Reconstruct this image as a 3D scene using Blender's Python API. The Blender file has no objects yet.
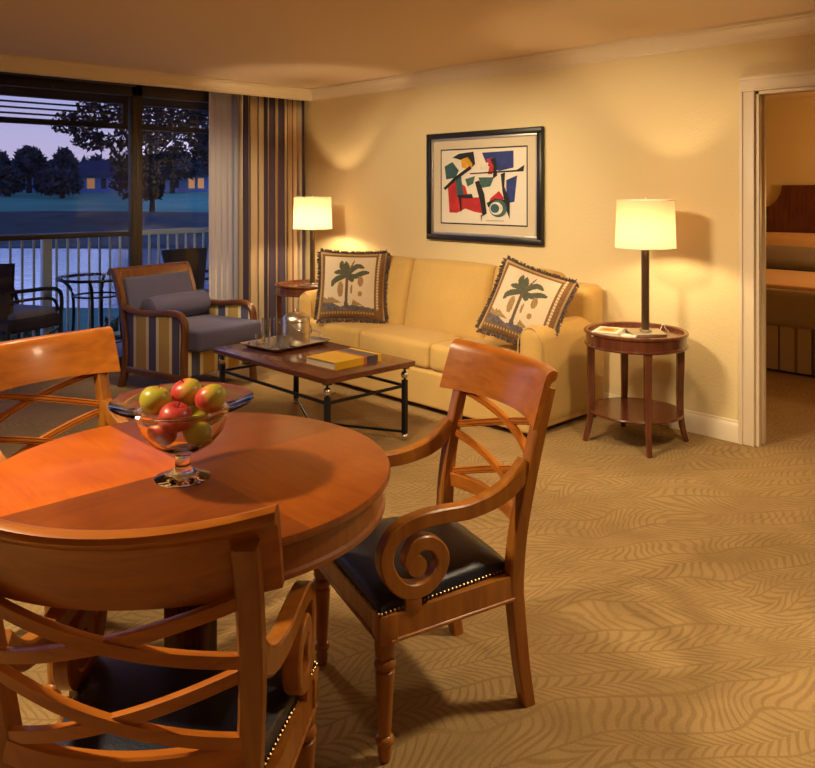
import bpy, bmesh, math, random
from mathutils import Vector, Matrix, noise
random.seed(7)
PI = math.pi
C = bpy.context.scene.collection
V = Vector

# ------------------------------------------------------------------ materials
def new_mat(name):
    m = bpy.data.materials.new(name); m.use_nodes = True
    nt = m.node_tree; b = nt.nodes['Principled BSDF']
    return m, nt, b

def N(nt, t, **kw):
    n = nt.nodes.new(t)
    for k, v in kw.items():
        if hasattr(n, k): setattr(n, k, v)
        else: n.inputs[k].default_value = v
    return n

def L(nt, a, b): nt.links.new(a, b)

def ramp(nt, stops, interp='LINEAR'):
    r = nt.nodes.new('ShaderNodeValToRGB'); cr = r.color_ramp; cr.interpolation = interp
    while len(cr.elements) < len(stops): cr.elements.new(0.5)
    for e, (p, c) in zip(cr.elements, stops):
        e.position = p; e.color = (*c, 1)
    return r

def plain(name, col, rough=.5, metal=0., coat=0., bump=0., bscale=60., var=.0, vscale=8., emit=None, es=1., sheen=0.):
    m, nt, b = new_mat(name)
    b.inputs['Base Color'].default_value = (*col, 1)
    b.inputs['Roughness'].default_value = rough
    b.inputs['Metallic'].default_value = metal
    b.inputs['Coat Weight'].default_value = coat
    b.inputs['Sheen Weight'].default_value = sheen
    tc = N(nt, 'ShaderNodeTexCoord')
    if var > 0:
        n = N(nt, 'ShaderNodeTexNoise'); n.inputs['Scale'].default_value = vscale; n.inputs['Detail'].default_value = 5
        L(nt, tc.outputs['Object'], n.inputs['Vector'])
        r = ramp(nt, [(.25, tuple(c*(1-var) for c in col)), (.75, tuple(min(1, c*(1+var)) for c in col))])
        L(nt, n.outputs['Fac'], r.inputs['Fac']); L(nt, r.outputs['Color'], b.inputs['Base Color'])
    if bump > 0:
        n2 = N(nt, 'ShaderNodeTexNoise'); n2.inputs['Scale'].default_value = bscale; n2.inputs['Detail'].default_value = 3
        L(nt, tc.outputs['Object'], n2.inputs['Vector'])
        bp = N(nt, 'ShaderNodeBump'); bp.inputs['Strength'].default_value = bump; bp.inputs['Distance'].default_value = .01
        L(nt, n2.outputs['Fac'], bp.inputs['Height']); L(nt, bp.outputs['Normal'], b.inputs['Normal'])
    if emit:
        b.inputs['Emission Color'].default_value = (*emit, 1); b.inputs['Emission Strength'].default_value = es
    return m

def wood(name, dark, light, rough=.32, coat=.25, sc=(3, 3, 40), along='Z'):
    m, nt, b = new_mat(name)
    tc = N(nt, 'ShaderNodeTexCoord'); mp = N(nt, 'ShaderNodeMapping')
    s = {'Z': (22, 22, 2.2), 'X': (2.2, 22, 22), 'Y': (22, 2.2, 22)}[along]
    mp.inputs['Scale'].default_value = s
    L(nt, tc.outputs['Object'], mp.inputs['Vector'])
    n = N(nt, 'ShaderNodeTexNoise'); n.inputs['Scale'].default_value = 1.5; n.inputs['Detail'].default_value = 8; n.inputs['Distortion'].default_value = .6
    L(nt, mp.outputs['Vector'], n.inputs['Vector'])
    n2 = N(nt, 'ShaderNodeTexNoise'); n2.inputs['Scale'].default_value = 5; n2.inputs['Detail'].default_value = 3
    L(nt, tc.outputs['Object'], n2.inputs['Vector'])
    mx = N(nt, 'ShaderNodeMath', operation='MULTIPLY_ADD'); mx.inputs[1].default_value = .65
    ml = N(nt, 'ShaderNodeMath', operation='MULTIPLY'); ml.inputs[1].default_value = .35
    L(nt, n2.outputs['Fac'], ml.inputs[0]); L(nt, n.outputs['Fac'], mx.inputs[0]); L(nt, ml.outputs[0], mx.inputs[2])
    r = ramp(nt, [(.3, dark), (.68, light)])
    L(nt, mx.outputs[0], r.inputs['Fac']); L(nt, r.outputs['Color'], b.inputs['Base Color'])
    b.inputs['Roughness'].default_value = rough; b.inputs['Coat Weight'].default_value = coat; b.inputs['Coat Roughness'].default_value = .12
    return m

def glass_mat(name, tint=(1, 1, 1), gl=.06, rough=.0, base=None):
    # thin clear glass: transparent with fresnel-weighted mirror reflection
    m = bpy.data.materials.new(name); m.use_nodes = True; nt = m.node_tree
    nt.nodes.remove(nt.nodes['Principled BSDF'])
    out = nt.nodes['Material Output']
    t = N(nt, 'ShaderNodeBsdfTransparent'); t.inputs['Color'].default_value = (*tint, 1)
    g = N(nt, 'ShaderNodeBsdfGlossy'); g.inputs['Roughness'].default_value = rough
    lw = N(nt, 'ShaderNodeLayerWeight'); lw.inputs['Blend'].default_value = .5
    pw = N(nt, 'ShaderNodeMath', operation='POWER'); pw.inputs[1].default_value = 2.2; L(nt, lw.outputs['Facing'], pw.inputs[0])
    fa = N(nt, 'ShaderNodeMath', operation='MULTIPLY_ADD'); fa.inputs[1].default_value = gl*2.2; fa.inputs[2].default_value = gl*.25 if base is None else base; L(nt, pw.outputs[0], fa.inputs[0])
    mx = N(nt, 'ShaderNodeMixShader')
    L(nt, fa.outputs[0], mx.inputs['Fac']); L(nt, t.outputs[0], mx.inputs[1]); L(nt, g.outputs[0], mx.inputs[2])
    L(nt, mx.outputs[0], out.inputs['Surface'])
    return m

def fabric(name, col, var=.12, scale=220., bump=.25, rough=.9):
    m, nt, b = new_mat(name)
    tc = N(nt, 'ShaderNodeTexCoord')
    n = N(nt, 'ShaderNodeTexNoise'); n.inputs['Scale'].default_value = scale; n.inputs['Detail'].default_value = 2
    L(nt, tc.outputs['Object'], n.inputs['Vector'])
    n2 = N(nt, 'ShaderNodeTexNoise'); n2.inputs['Scale'].default_value = 6
    L(nt, tc.outputs['Object'], n2.inputs['Vector'])
    ad = N(nt, 'ShaderNodeMath', operation='MULTIPLY_ADD'); ad.inputs[1].default_value = .6
    ml = N(nt, 'ShaderNodeMath', operation='MULTIPLY'); ml.inputs[1].default_value = .4
    L(nt, n2.outputs['Fac'], ml.inputs[0]); L(nt, n.outputs['Fac'], ad.inputs[0]); L(nt, ml.outputs[0], ad.inputs[2])
    r = ramp(nt, [(.3, tuple(c*(1-var) for c in col)), (.7, tuple(min(1, c*(1+var)) for c in col))])
    L(nt, ad.outputs[0], r.inputs['Fac']); L(nt, r.outputs['Color'], b.inputs['Base Color'])
    bp = N(nt, 'ShaderNodeBump'); bp.inputs['Strength'].default_value = bump; bp.inputs['Distance'].default_value = .002
    L(nt, n.outputs['Fac'], bp.inputs['Height']); L(nt, bp.outputs['Normal'], b.inputs['Normal'])
    b.inputs['Roughness'].default_value = rough; b.inputs['Sheen Weight'].default_value = .15
    return m

def striped(name, stops, period, coord='OBJ_X', rough=.9, off=0.):
    m, nt, b = new_mat(name)
    tc = N(nt, 'ShaderNodeTexCoord'); sp = N(nt, 'ShaderNodeSeparateXYZ')
    if coord == 'UV':
        L(nt, tc.outputs['UV'], sp.inputs[0]); src = sp.outputs['X']
    else:
        L(nt, tc.outputs['Object'], sp.inputs[0]); src = sp.outputs[coord[-1]]
    so = N(nt, 'ShaderNodeMath', operation='SUBTRACT'); so.inputs[1].default_value = off; L(nt, src, so.inputs[0]); src = so.outputs[0]
    d = N(nt, 'ShaderNodeMath', operation='DIVIDE'); d.inputs[1].default_value = period
    f = N(nt, 'ShaderNodeMath', operation='FRACT')
    L(nt, src, d.inputs[0]); L(nt, d.outputs[0], f.inputs[0])
    r = ramp(nt, stops, 'CONSTANT'); L(nt, f.outputs[0], r.inputs['Fac']); L(nt, r.outputs['Color'], b.inputs['Base Color'])
    b.inputs['Roughness'].default_value = rough
    return m

def carpet_mat():
    m, nt, b = new_mat('fern_carpet')
    tc = N(nt, 'ShaderNodeTexCoord')
    def math_(op, a, b=None, c=None):
        n = N(nt, 'ShaderNodeMath', operation=op)
        for i, v in enumerate((a, b, c)):
            if v is None: continue
            if isinstance(v, (int, float)): n.inputs[i].default_value = v
            else: L(nt, v, n.inputs[i])
        return n.outputs[0]
    wn = N(nt, 'ShaderNodeTexNoise'); wn.inputs['Scale'].default_value = 1.5; wn.inputs['Detail'].default_value = 1.5
    L(nt, tc.outputs['Object'], wn.inputs['Vector'])
    wm = N(nt, 'ShaderNodeVectorMath', operation='MULTIPLY_ADD'); wm.inputs[1].default_value = (.55, .55, 0)
    L(nt, wn.outputs['Color'], wm.inputs[0]); L(nt, tc.outputs['Object'], wm.inputs[2])
    rot = N(nt, 'ShaderNodeVectorRotate', rotation_type='Z_AXIS'); rot.inputs['Angle'].default_value = .55; L(nt, wm.outputs[0], rot.inputs['Vector'])
    sp = N(nt, 'ShaderNodeSeparateXYZ'); L(nt, rot.outputs[0], sp.inputs[0])
    row = math_('DIVIDE', sp.outputs['Y'], .125); rid = math_('FLOOR', row); t_ = math_('SUBTRACT', math_('FRACT', row), .5)
    at_ = math_('ABSOLUTE', t_)
    rnd_ = math_('FRACT', math_('MULTIPLY', math_('SINE', math_('MULTIPLY', rid, 12.9898)), 43758.5))
    sgn = math_('MULTIPLY_ADD', math_('GREATER_THAN', rnd_, .5), 2.0, -1.0)
    # leaflets sweep back from the midrib and curl towards their tips
    lean_ = math_('MULTIPLY_ADD', math_('MULTIPLY', at_, at_), .16, math_('MULTIPLY', at_, .05))
    side_ = math_('MULTIPLY', math_('GREATER_THAN', t_, 0), .5)
    ph_ = math_('ADD', math_('DIVIDE', math_('MULTIPLY_ADD', lean_, -1.0, math_('MULTIPLY', sp.outputs['X'], sgn)), .040), math_('ADD', rnd_, side_))
    tri = math_('MULTIPLY', math_('ABSOLUTE', math_('SUBTRACT', math_('FRACT', ph_), .5)), 2.0)
    wid = math_('MULTIPLY_ADD', at_, -.75, .86)
    lf = N(nt, 'ShaderNodeMapRange', interpolation_type='SMOOTHSTEP'); L(nt, math_('SUBTRACT', wid, tri), lf.inputs['Value']); lf.inputs['From Min'].default_value = -.18; lf.inputs['From Max'].default_value = .22
    rib = N(nt, 'ShaderNodeMapRange', interpolation_type='SMOOTHSTEP'); L(nt, at_, rib.inputs['Value']); rib.inputs['From Min'].default_value = .02; rib.inputs['From Max'].default_value = .06
    patch = N(nt, 'ShaderNodeTexNoise'); patch.inputs['Scale'].default_value = 4; L(nt, tc.outputs['Object'], patch.inputs['Vector'])
    pm = N(nt, 'ShaderNodeMapRange'); L(nt, patch.outputs['Fac'], pm.inputs['Value']); pm.inputs['From Min'].default_value = .32; pm.inputs['From Max'].default_value = .55; pm.inputs['To Min'].default_value = .35
    m2 = N(nt, 'ShaderNodeMath', operation='MULTIPLY'); L(nt, math_('MULTIPLY', lf.outputs[0], rib.outputs[0]), m2.inputs[0]); L(nt, pm.outputs[0], m2.inputs[1])
    fine = N(nt, 'ShaderNodeTexNoise'); fine.inputs['Scale'].default_value = 190; fine.inputs['Detail'].default_value = 2; L(nt, tc.outputs['Object'], fine.inputs['Vector'])
    blot = N(nt, 'ShaderNodeTexNoise'); blot.inputs['Scale'].default_value = 9; L(nt, tc.outputs['Object'], blot.inputs['Vector'])
    a1 = N(nt, 'ShaderNodeMath', operation='MULTIPLY_ADD'); a1.inputs[1].default_value = .45; L(nt, fine.outputs['Fac'], a1.inputs[0])
    a0 = N(nt, 'ShaderNodeMath', operation='MULTIPLY'); a0.inputs[1].default_value = .26; L(nt, m2.outputs[0], a0.inputs[0]); L(nt, a0.outputs[0], a1.inputs[2])
    a2 = N(nt, 'ShaderNodeMath', operation='MULTIPLY_ADD'); a2.inputs[1].default_value = .3; L(nt, blot.outputs['Fac'], a2.inputs[0]); L(nt, a1.outputs[0], a2.inputs[2])
    r = ramp(nt, [(.22, (.235, .138, .044)), (.88, (.455, .30, .115))]); L(nt, a2.outputs[0], r.inputs['Fac']); L(nt, r.outputs['Color'], b.inputs['Base Color'])
    bp = N(nt, 'ShaderNodeBump'); bp.inputs['Strength'].default_value = .5; bp.inputs['Distance'].default_value = .006
    L(nt, a1.outputs[0], bp.inputs['Height']); L(nt, bp.outputs['Normal'], b.inputs['Normal'])
    b.inputs['Roughness'].default_value = .95
    return m

def veneer_mat():
    m, nt, b = new_mat('table_veneer')
    tc = N(nt, 'ShaderNodeTexCoord'); sp = N(nt, 'ShaderNodeSeparateXYZ'); L(nt, tc.outputs['Object'], sp.inputs[0])
    mu = N(nt, 'ShaderNodeMath', operation='MULTIPLY'); L(nt, sp.outputs['X'], mu.inputs[0]); L(nt, sp.outputs['Y'], mu.inputs[1])
    lt = N(nt, 'ShaderNodeMath', operation='LESS_THAN'); lt.inputs[1].default_value = 0; L(nt, mu.outputs[0], lt.inputs[0])
    cols = []
    for s, rp in (((2.5, 26, 26), [(.3, (.15, .032, .006)), (.7, (.27, .065, .010))]), ((26, 2.5, 26), [(.3, (.42, .075, .006)), (.7, (.66, .155, .012))])):
        mp = N(nt, 'ShaderNodeMapping'); mp.inputs['Scale'].default_value = s; L(nt, tc.outputs['Object'], mp.inputs['Vector'])
        n = N(nt, 'ShaderNodeTexNoise'); n.inputs['Scale'].default_value = 1.2; n.inputs['Detail'].default_value = 8; n.inputs['Distortion'].default_value = 1.2; L(nt, mp.outputs[0], n.inputs['Vector'])
        n2 = N(nt, 'ShaderNodeTexNoise'); n2.inputs['Scale'].default_value = 4.5; n2.inputs['Distortion'].default_value = 1.5; L(nt, tc.outputs['Object'], n2.inputs['Vector'])
        av = N(nt, 'ShaderNodeMath', operation='ADD'); L(nt, n.outputs['Fac'], av.inputs[0]); L(nt, n2.outputs['Fac'], av.inputs[1])
        hv = N(nt, 'ShaderNodeMath', operation='MULTIPLY'); hv.inputs[1].default_value = .5; L(nt, av.outputs[0], hv.inputs[0])
        r = ramp(nt, rp); L(nt, hv.outputs[0], r.inputs['Fac']); cols.append(r)
    mx = N(nt, 'ShaderNodeMix', data_type='RGBA'); L(nt, lt.outputs[0], mx.inputs['Factor']); L(nt, cols[0].outputs['Color'], mx.inputs[6]); L(nt, cols[1].outputs['Color'], mx.inputs[7])
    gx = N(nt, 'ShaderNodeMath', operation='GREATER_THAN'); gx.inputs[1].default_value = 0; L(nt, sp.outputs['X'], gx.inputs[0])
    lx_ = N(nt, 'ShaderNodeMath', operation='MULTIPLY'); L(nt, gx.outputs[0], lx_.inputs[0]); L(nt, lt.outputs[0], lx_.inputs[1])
    hs_ = N(nt, 'ShaderNodeMix', data_type='RGBA', blend_type='MULTIPLY'); L(nt, lx_.outputs[0], hs_.inputs['Factor']); L(nt, mx.outputs[2], hs_.inputs[6]); hs_.inputs[7].default_value = (.58, .66, .9, 1)  # right-hand bright quadrant tinted darker, light falloff put into its colour
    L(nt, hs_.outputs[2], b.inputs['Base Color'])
    b.inputs['Roughness'].default_value = .3; b.inputs['Specular IOR Level'].default_value = .35; b.inputs['Coat Weight'].default_value = .06; b.inputs['Coat Roughness'].default_value = .12
    return m

def apple_mat(name, split):
    m, nt, b = new_mat(name)
    tc = N(nt, 'ShaderNodeTexCoord')
    n = N(nt, 'ShaderNodeTexNoise'); n.inputs['Scale'].default_value = 14; n.inputs['Detail'].default_value = 4; L(nt, tc.outputs['Object'], n.inputs['Vector'])
    sp = N(nt, 'ShaderNodeSeparateXYZ'); L(nt, tc.outputs['Object'], sp.inputs[0])
    a = N(nt, 'ShaderNodeMath', operation='MULTIPLY_ADD'); a.inputs[1].default_value = 9.; L(nt, sp.outputs['X'], a.inputs[0])
    nb = N(nt, 'ShaderNodeMath', operation='MULTIPLY'); nb.inputs[1].default_value = .5; L(nt, n.outputs['Fac'], nb.inputs[0]); L(nt, nb.outputs[0], a.inputs[2])
    ad = N(nt, 'ShaderNodeMath', operation='ADD'); ad.inputs[1].default_value = split; L(nt, a.outputs[0], ad.inputs[0])
    r = ramp(nt, [(.3, (.42, .36, .03)), (.48, (.62, .3, .05)), (.62, (.52, .06, .04)), (1, (.42, .03, .03))])
    L(nt, ad.outputs[0], r.inputs['Fac']); L(nt, r.outputs['Color'], b.inputs['Base Color'])
    b.inputs['Roughness'].default_value = .36; b.inputs['Coat Weight'].default_value = .08
    return m

M = {}
M['wall'] = plain('wall_paint', (.82, .67, .36), .75, bump=.22, bscale=70)
M['ceiling'] = plain('ceiling_paint', (.78, .61, .42), .9, bump=.05, bscale=120)
M['trim'] = plain('trim_paint', (.84, .72, .52), .45)
M['carpet'] = carpet_mat()
M['chair'] = wood('honey_wood', (.25, .072, .009), (.46, .17, .02))
M['chair_x'] = wood('honey_wood_cross', (.32, .082, .007), (.58, .185, .018), along='X')
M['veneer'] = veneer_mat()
M['table_edge'] = wood('cherry_edge', (.19, .05, .008), (.36, .105, .016))
M['mahogany'] = wood('mahogany', (.075, .02, .010), (.17, .046, .02), rough=.26, coat=.4)
M['mahogany_x'] = wood('mahogany_top', (.075, .02, .010), (.16, .042, .018), rough=.22, coat=.5, along='Y')
M['walnut'] = wood('armchair_walnut', (.085, .028, .010), (.20, .068, .020), rough=.3)
M['leather'] = plain('navy_leather', (.012, .015, .028), .36, bump=.12, bscale=160)
M['brass'] = plain('antique_brass', (.42, .28, .12), .4, 1)
M['sofa'] = fabric('gold_fabric', (.58, .365, .105), .1, 150)
M['piping'] = fabric('gold_piping', (.50, .34, .14), .1, 300)
M['slate'] = fabric('slate_fabric', (.088, .082, .165), .12, 200)
cream, gold, slate = (.74, .64, .40), (.50, .33, .10), (.088, .082, .165)
M['armstripe'] = striped('chair_stripe', [(0, cream), (.12, gold), (.56, cream), (.68, slate)], .25, 'OBJ_Y', off=.10)
M['armstripe_x'] = striped('chair_stripe_front', [(0, cream), (.12, gold), (.56, cream), (.68, slate)], .25, 'OBJ_X', off=.03)
M['drape'] = striped('drape_stripe', [(0, (.68, .55, .36)), (.24, (.085, .065, .11)), (.44, (.60, .45, .25)), (.56, (.28, .08, .035)), (.60, (.68, .55, .36)), (.74, (.085, .065, .11))], .31, 'UV', off=.03)
M['iron'] = plain('black_iron', (.02, .019, .02), .45, .6)
M['steel'] = plain('brushed_steel', (.64, .58, .48), .3, 1, bump=.02, bscale=300)
M['silver'] = plain('polished_silver', (.84, .80, .72), .3, 1)
M['nickel'] = plain('nickel_ball', (.7, .66, .58), .25, 1)
M['bronze'] = plain('dark_bronze', (.2, .15, .10), .3, .9)
M['glass'] = glass_mat('clear_glass', (.96, .96, .945), .50, base=.045)
def solid_glass(name):
    m, nt, b = new_mat(name); b.inputs['Base Color'].default_value = (.98, .98, .96, 1); b.inputs['Roughness'].default_value = 0.0
    b.inputs['Transmission Weight'].default_value = 1.0; b.inputs['IOR'].default_value = 1.46
    return m
M['glass'] = solid_glass('bowl_glass'); M['tumbler'] = glass_mat('tumbler_glass', (.94, .93, .90), .55, base=.07)
M['pane'] = glass_mat('window_glass', (.95, .96, .98), .07)
M['frame_dark'] = plain('bronze_frame', (.045, .032, .025), .45, .2)
M['black'] = plain('black_lacquer', (.01, .009, .009), .35)
M['paper'] = plain('paper_cream', (.83, .76, .62), .8)
M['matboard'] = plain('mat_board', (.70, .60, .42), .85)
M['silverleaf'] = plain('silver_leaf', (.5, .47, .43), .35, .7)
M['wicker'] = plain('dark_wicker', (.022, .017, .018), .6, bump=.8, bscale=140, var=.3, vscale=90)
M['outcushion'] = fabric('outdoor_cushion', (.17, .18, .24), .1, 200)
M['rail'] = plain('railing_paint', (.50, .62, .64), .5)
M['deck'] = plain('deck_concrete', (.26, .26, .27), .8, bump=.2, bscale=40)
M['beam'] = plain('balcony_wood', (.085, .06, .048), .7)
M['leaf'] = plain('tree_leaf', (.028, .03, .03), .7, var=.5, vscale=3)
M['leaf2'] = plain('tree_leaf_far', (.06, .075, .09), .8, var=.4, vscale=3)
M['shrubleaf'] = plain('shrub_leaf', (.05, .10, .03), .6, var=.4, vscale=10)
M['bark'] = plain('tree_bark', (.05, .035, .028), .9, bump=.5, bscale=20)
M['lawn'] = plain('lawn_grass', (.06, .22, .13), .95, var=.45, vscale=.35)
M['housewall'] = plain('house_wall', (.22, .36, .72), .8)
M['roof'] = plain('house_roof', (.055, .065, .11), .8)
M['litwin'] = plain('lit_window', (.8, .4, .15), .5, emit=(1, .42, .12), es=.4)
M['yellow'] = plain('yellow_cover', (.78, .44, .02), .4, coat=.2)
M['photo_band'] = plain('cover_photo', (.09, .07, .085), .4, var=.7, vscale=26)
M['orange_band'] = plain('cover_orange', (.50, .15, .05), .4)
M['pages'] = plain('book_pages', (.80, .73, .58), .8)
M['bulb'] = plain('bulb', (1, .9, .7), .4, emit=(1, .62, .28), es=14.)
M['plastic'] = plain('wand_plastic', (.75, .70, .60), .4)

def sheet_mat(name, col, tl=.5, tr=.0, es=0., ec=(1, .7, .35)):
    m = bpy.data.materials.new(name); m.use_nodes = True; nt = m.node_tree; out = nt.nodes['Material Output']
    nt.nodes.remove(nt.nodes['Principled BSDF'])
    d = N(nt, 'ShaderNodeBsdfDiffuse'); d.inputs['Color'].default_value = (*col, 1)
    t = N(nt, 'ShaderNodeBsdfTranslucent'); t.inputs['Color'].default_value = (*col, 1)
    mx = N(nt, 'ShaderNodeMixShader'); mx.inputs['Fac'].default_value = tl
    L(nt, d.outputs[0], mx.inputs[1]); L(nt, t.outputs[0], mx.inputs[2]); last = mx.outputs[0]
    if tr:
        tp = N(nt, 'ShaderNodeBsdfTransparent'); m2 = N(nt, 'ShaderNodeMixShader'); m2.inputs['Fac'].default_value = tr
        L(nt, last, m2.inputs[1]); L(nt, tp.outputs[0], m2.inputs[2]); last = m2.outputs[0]
    if es:
        e = N(nt, 'ShaderNodeEmission'); e.inputs['Color'].default_value = (*ec, 1); e.inputs['Strength'].default_value = es
        a = N(nt, 'ShaderNodeAddShader'); L(nt, last, a.inputs[0]); L(nt, e.outputs[0], a.inputs[1]); last = a.outputs[0]
    L(nt, last, out.inputs['Surface'])
    return m
M['shade'] = sheet_mat('lampshade_linen', (.78, .57, .34), .22, es=.05, ec=(1, .66, .32))
M['sheer'] = sheet_mat('sheer_voile', (.86, .82, .80), .42, .10)
M['mesh'] = sheet_mat('mesh_shade', (.03, .025, .022), .2, .80)

# ------------------------------------------------------------------ mesh helpers
def newbm(): return bmesh.new()

def link(name, bm, mats, parent=None, smooth=True, angle=38):
    bmesh.ops.recalc_face_normals(bm, faces=bm.faces[:])
    ca = math.radians(angle)
    for f in bm.faces: f.smooth = smooth
    if smooth:
        for e in bm.edges:
            if len(e.link_faces) == 2 and e.calc_face_angle(0) > ca: e.smooth = False
    me = bpy.data.meshes.new(name); bm.to_mesh(me); bm.free()
    for m in (mats if isinstance(mats, (list, tuple)) else [mats]): me.materials.append(M[m] if isinstance(m, str) else m)
    o = bpy.data.objects.new(name, me); C.objects.link(o)
    if parent: o.parent = parent
    return o

def thing(name, label, cat, loc=(0, 0, 0), rz=0, group=None):
    o = bpy.data.objects.new(name, None); C.objects.link(o); o.empty_display_size = .1
    o.location = loc; o.rotation_euler = (0, 0, rz)
    return tag(o, label, cat, group)

def tag(o, label, cat, group=None):
    o['label'] = label; o['category'] = cat
    if group: o['group'] = group
    return o

def struct(name, bm, mats, parent=None, **k):
    o = link(name, bm, mats, parent, **k)
    if not parent: o['kind'] = 'structure'
    return o

def dup(root, loc, rz, label, group=None):
    def cp(o, par):
        c = o.copy(); C.objects.link(c); c.parent = par
        for ch in list(o.children): cp(ch, c)
        return c
    r = cp(root, None); r.location = loc; r.rotation_euler = (0, 0, rz); r['label'] = label
    if group: r['group'] = group
    return r

def box(bm, x0, x1, y0, y1, z0, z1, bev=0., seg=2, mi=0, mat=None):
    vs = [bm.verts.new((x, y, z)) for x in (x0, x1) for y in (y0, y1) for z in (z0, z1)]
    if mat: 
        for v in vs: v.co = mat @ v.co
    fs = [bm.faces.new([vs[i] for i in q]) for q in ((0, 1, 3, 2), (4, 6, 7, 5), (0, 4, 5, 1), (2, 3, 7, 6), (0, 2, 6, 4), (1, 5, 7, 3))]
    for f in fs: f.material_index = mi
    if bev > 0:
        es = list({e for f in fs for e in f.edges})
        r = bmesh.ops.bevel(bm, geom=es, offset=bev, segments=seg, affect='EDGES', profile=.5, clamp_overlap=True)
        for f in r['faces']: f.material_index = mi

def rings(bm, rs, closed_ring=True, caps=True, mi=0, loop=False):
    vr = [[bm.verts.new(p) for p in r] for r in rs]
    n = len(vr[0]); k = len(vr)
    for i in range(k if loop else k-1):
        a, b = vr[i], vr[(i+1) % k]
        for j in range(n if closed_ring else n-1):
            f = bm.faces.new((a[j], a[(j+1) % n], b[(j+1) % n], b[j])); f.material_index = mi
    if caps and closed_ring and not loop:
        f = bm.faces.new(vr[0]); f.material_index = mi
        f = bm.faces.new(vr[-1][::-1]); f.material_index = mi
    return vr

def lathe(bm, prof, n=32, c=(0, 0, 0), caps=True, mi=0, flute=None, ell=(1, 1), mat=None):
    rs = []
    for r, z in prof:
        ring = []
        for j in range(n):
            a = 2*PI*j/n; rr = max(r, 1e-5)
            if flute: rr *= 1 - flute[1]*abs(math.sin(flute[0]*a/2))
            p = V((c[0]+rr*math.cos(a)*ell[0], c[1]+rr*math.sin(a)*ell[1], c[2]+z))
            ring.append(mat @ p if mat else p)
        rs.append(ring)
    rings(bm, rs, caps=caps, mi=mi)

def catmull(pts, k=8):
    P = [V(p) for p in pts]; out = []
    for i in range(len(P)-1):
        p0 = P[i-1] if i else P[0]*2-P[1]; p1, p2 = P[i], P[i+1]; p3 = P[i+2] if i+2 < len(P) else P[-1]*2-P[-2]
        for j in range(k):
            t = j/k
            out.append(.5*((2*p1)+(p2-p0)*t+(2*p0-5*p1+4*p2-p3)*t*t+(3*p1-p0-3*p2+p3)*t**3))
    out.append(P[-1]); return out

def sweep(bm, path, section, side=None, mi=0, loop=False, taper=None):
    """section: list of (a,b); a along 'side' vector, b along normal = tangent x side."""
    P = [V(p) for p in path]; rs = []
    for i, p in enumerate(P):
        if loop: t = (P[(i+1) % len(P)]-P[i-1]).normalized()
        else: t = (P[min(i+1, len(P)-1)]-P[max(i-1, 0)]).normalized()
        s = V(side) if side is not None else (t.cross(V((0, 0, 1))) if abs(t.z) < .95 else t.cross(V((0, 1, 0))))
        s = (s-t*s.dot(t)).normalized(); nn = t.cross(s)
        k = taper(i/(len(P)-1)) if taper else 1
        k = k if isinstance(k, tuple) else (k, k)
        rs.append([p+s*a*k[0]+nn*b*k[1] for a, b in section])
    rings(bm, rs, mi=mi, loop=loop)

def rect(w, h, r=.004):
    w, h = w/2, h/2
    return [(w-r, -h), (w, -h+r), (w, h-r), (w-r, h), (-w+r, h), (-w, h-r), (-w, -h+r), (-w+r, -h)]

def circ(r, n=10): return [(r*math.cos(2*PI*i/n), r*math.sin(2*PI*i/n)) for i in range(n)]

def tube(bm, path, r, n=10, mi=0, loop=False, taper=None): sweep(bm, path, circ(r, n), mi=mi, loop=loop, taper=taper)

def ball(bm, c, r, sc=(1, 1, 1), u=16, v=10, mi=0):
    g = bmesh.ops.create_uvsphere(bm, u_segments=u, v_segments=v, radius=r)
    for w in g['verts']: w.co = V((w.co.x*sc[0]+c[0], w.co.y*sc[1]+c[1], w.co.z*sc[2]+c[2]))
    for w in g['verts']:
        for f in w.link_faces: f.material_index = mi

def rbox(bm, c, h, r, puff=(0, 0, 0), m=6, k=4, mat=None, mi=0, fn=None):
    """soft rounded block, half sizes h, corner radius r, optional bulge of each face pair."""
    ax = []
    for hh in h:
        rr = min(r, hh*.999)
        inner = [-(hh-rr)+2*(hh-rr)*i/m for i in range(m+1)]
        lo = [-hh+rr*(1-math.cos(PI/2*i/k)) for i in range(k)]
        # even spacing in corner
        lo = [-(hh-rr)-rr*math.tan(PI/4*(1-i/k)) for i in range(k)]
        ax.append(lo+inner+[-x for x in reversed(lo)])
    cache = {}
    def pt(x, y, z):
        key = (round(x, 5), round(y, 5), round(z, 5))
        if key in cache: return cache[key]
        q = V((x, y, z)); core = V([max(-(hh-min(r, hh*.999)), min(hh-min(r, hh*.999), v)) for hh, v in zip(h, q)])
        d = q-core
        p = core+d.normalized()*min(r, min(h)*.999) if d.length > 1e-9 else q
        if min(h)*.999 < r: p = core+V([dd*1 for dd in d.normalized()])*min(r, min(h)*.999)
        u = [p[i]/h[i] for i in range(3)]
        p = V([p[i]+puff[i]*u[i]*(1-u[(i+1) % 3]**2)*(1-u[(i+2) % 3]**2) for i in range(3)])
        if fn: p = fn(p)
        p = p+V(c)
        if mat: p = mat @ p
        cache[key] = bm.verts.new(p); return cache[key]
    X, Y, Z = ax
    def grid(A, B, mk):
        for i in range(len(A)-1):
            for j in range(len(B)-1):
                vs = [mk(A[i], B[j]), mk(A[i+1], B[j]), mk(A[i+1], B[j+1]), mk(A[i], B[j+1])]
                if len(set(vs)) == 4:
                    try:
                        f = bm.faces.new(vs); f.material_index = mi
                    except ValueError: pass
    for s in (0, -1):
        grid(X, Y, lambda a, b: pt(a, b, Z[s])); grid(X, Z, lambda a, b: pt(a, Y[s], b)); grid(Y, Z, lambda a, b: pt(X[s], a, b))

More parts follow.
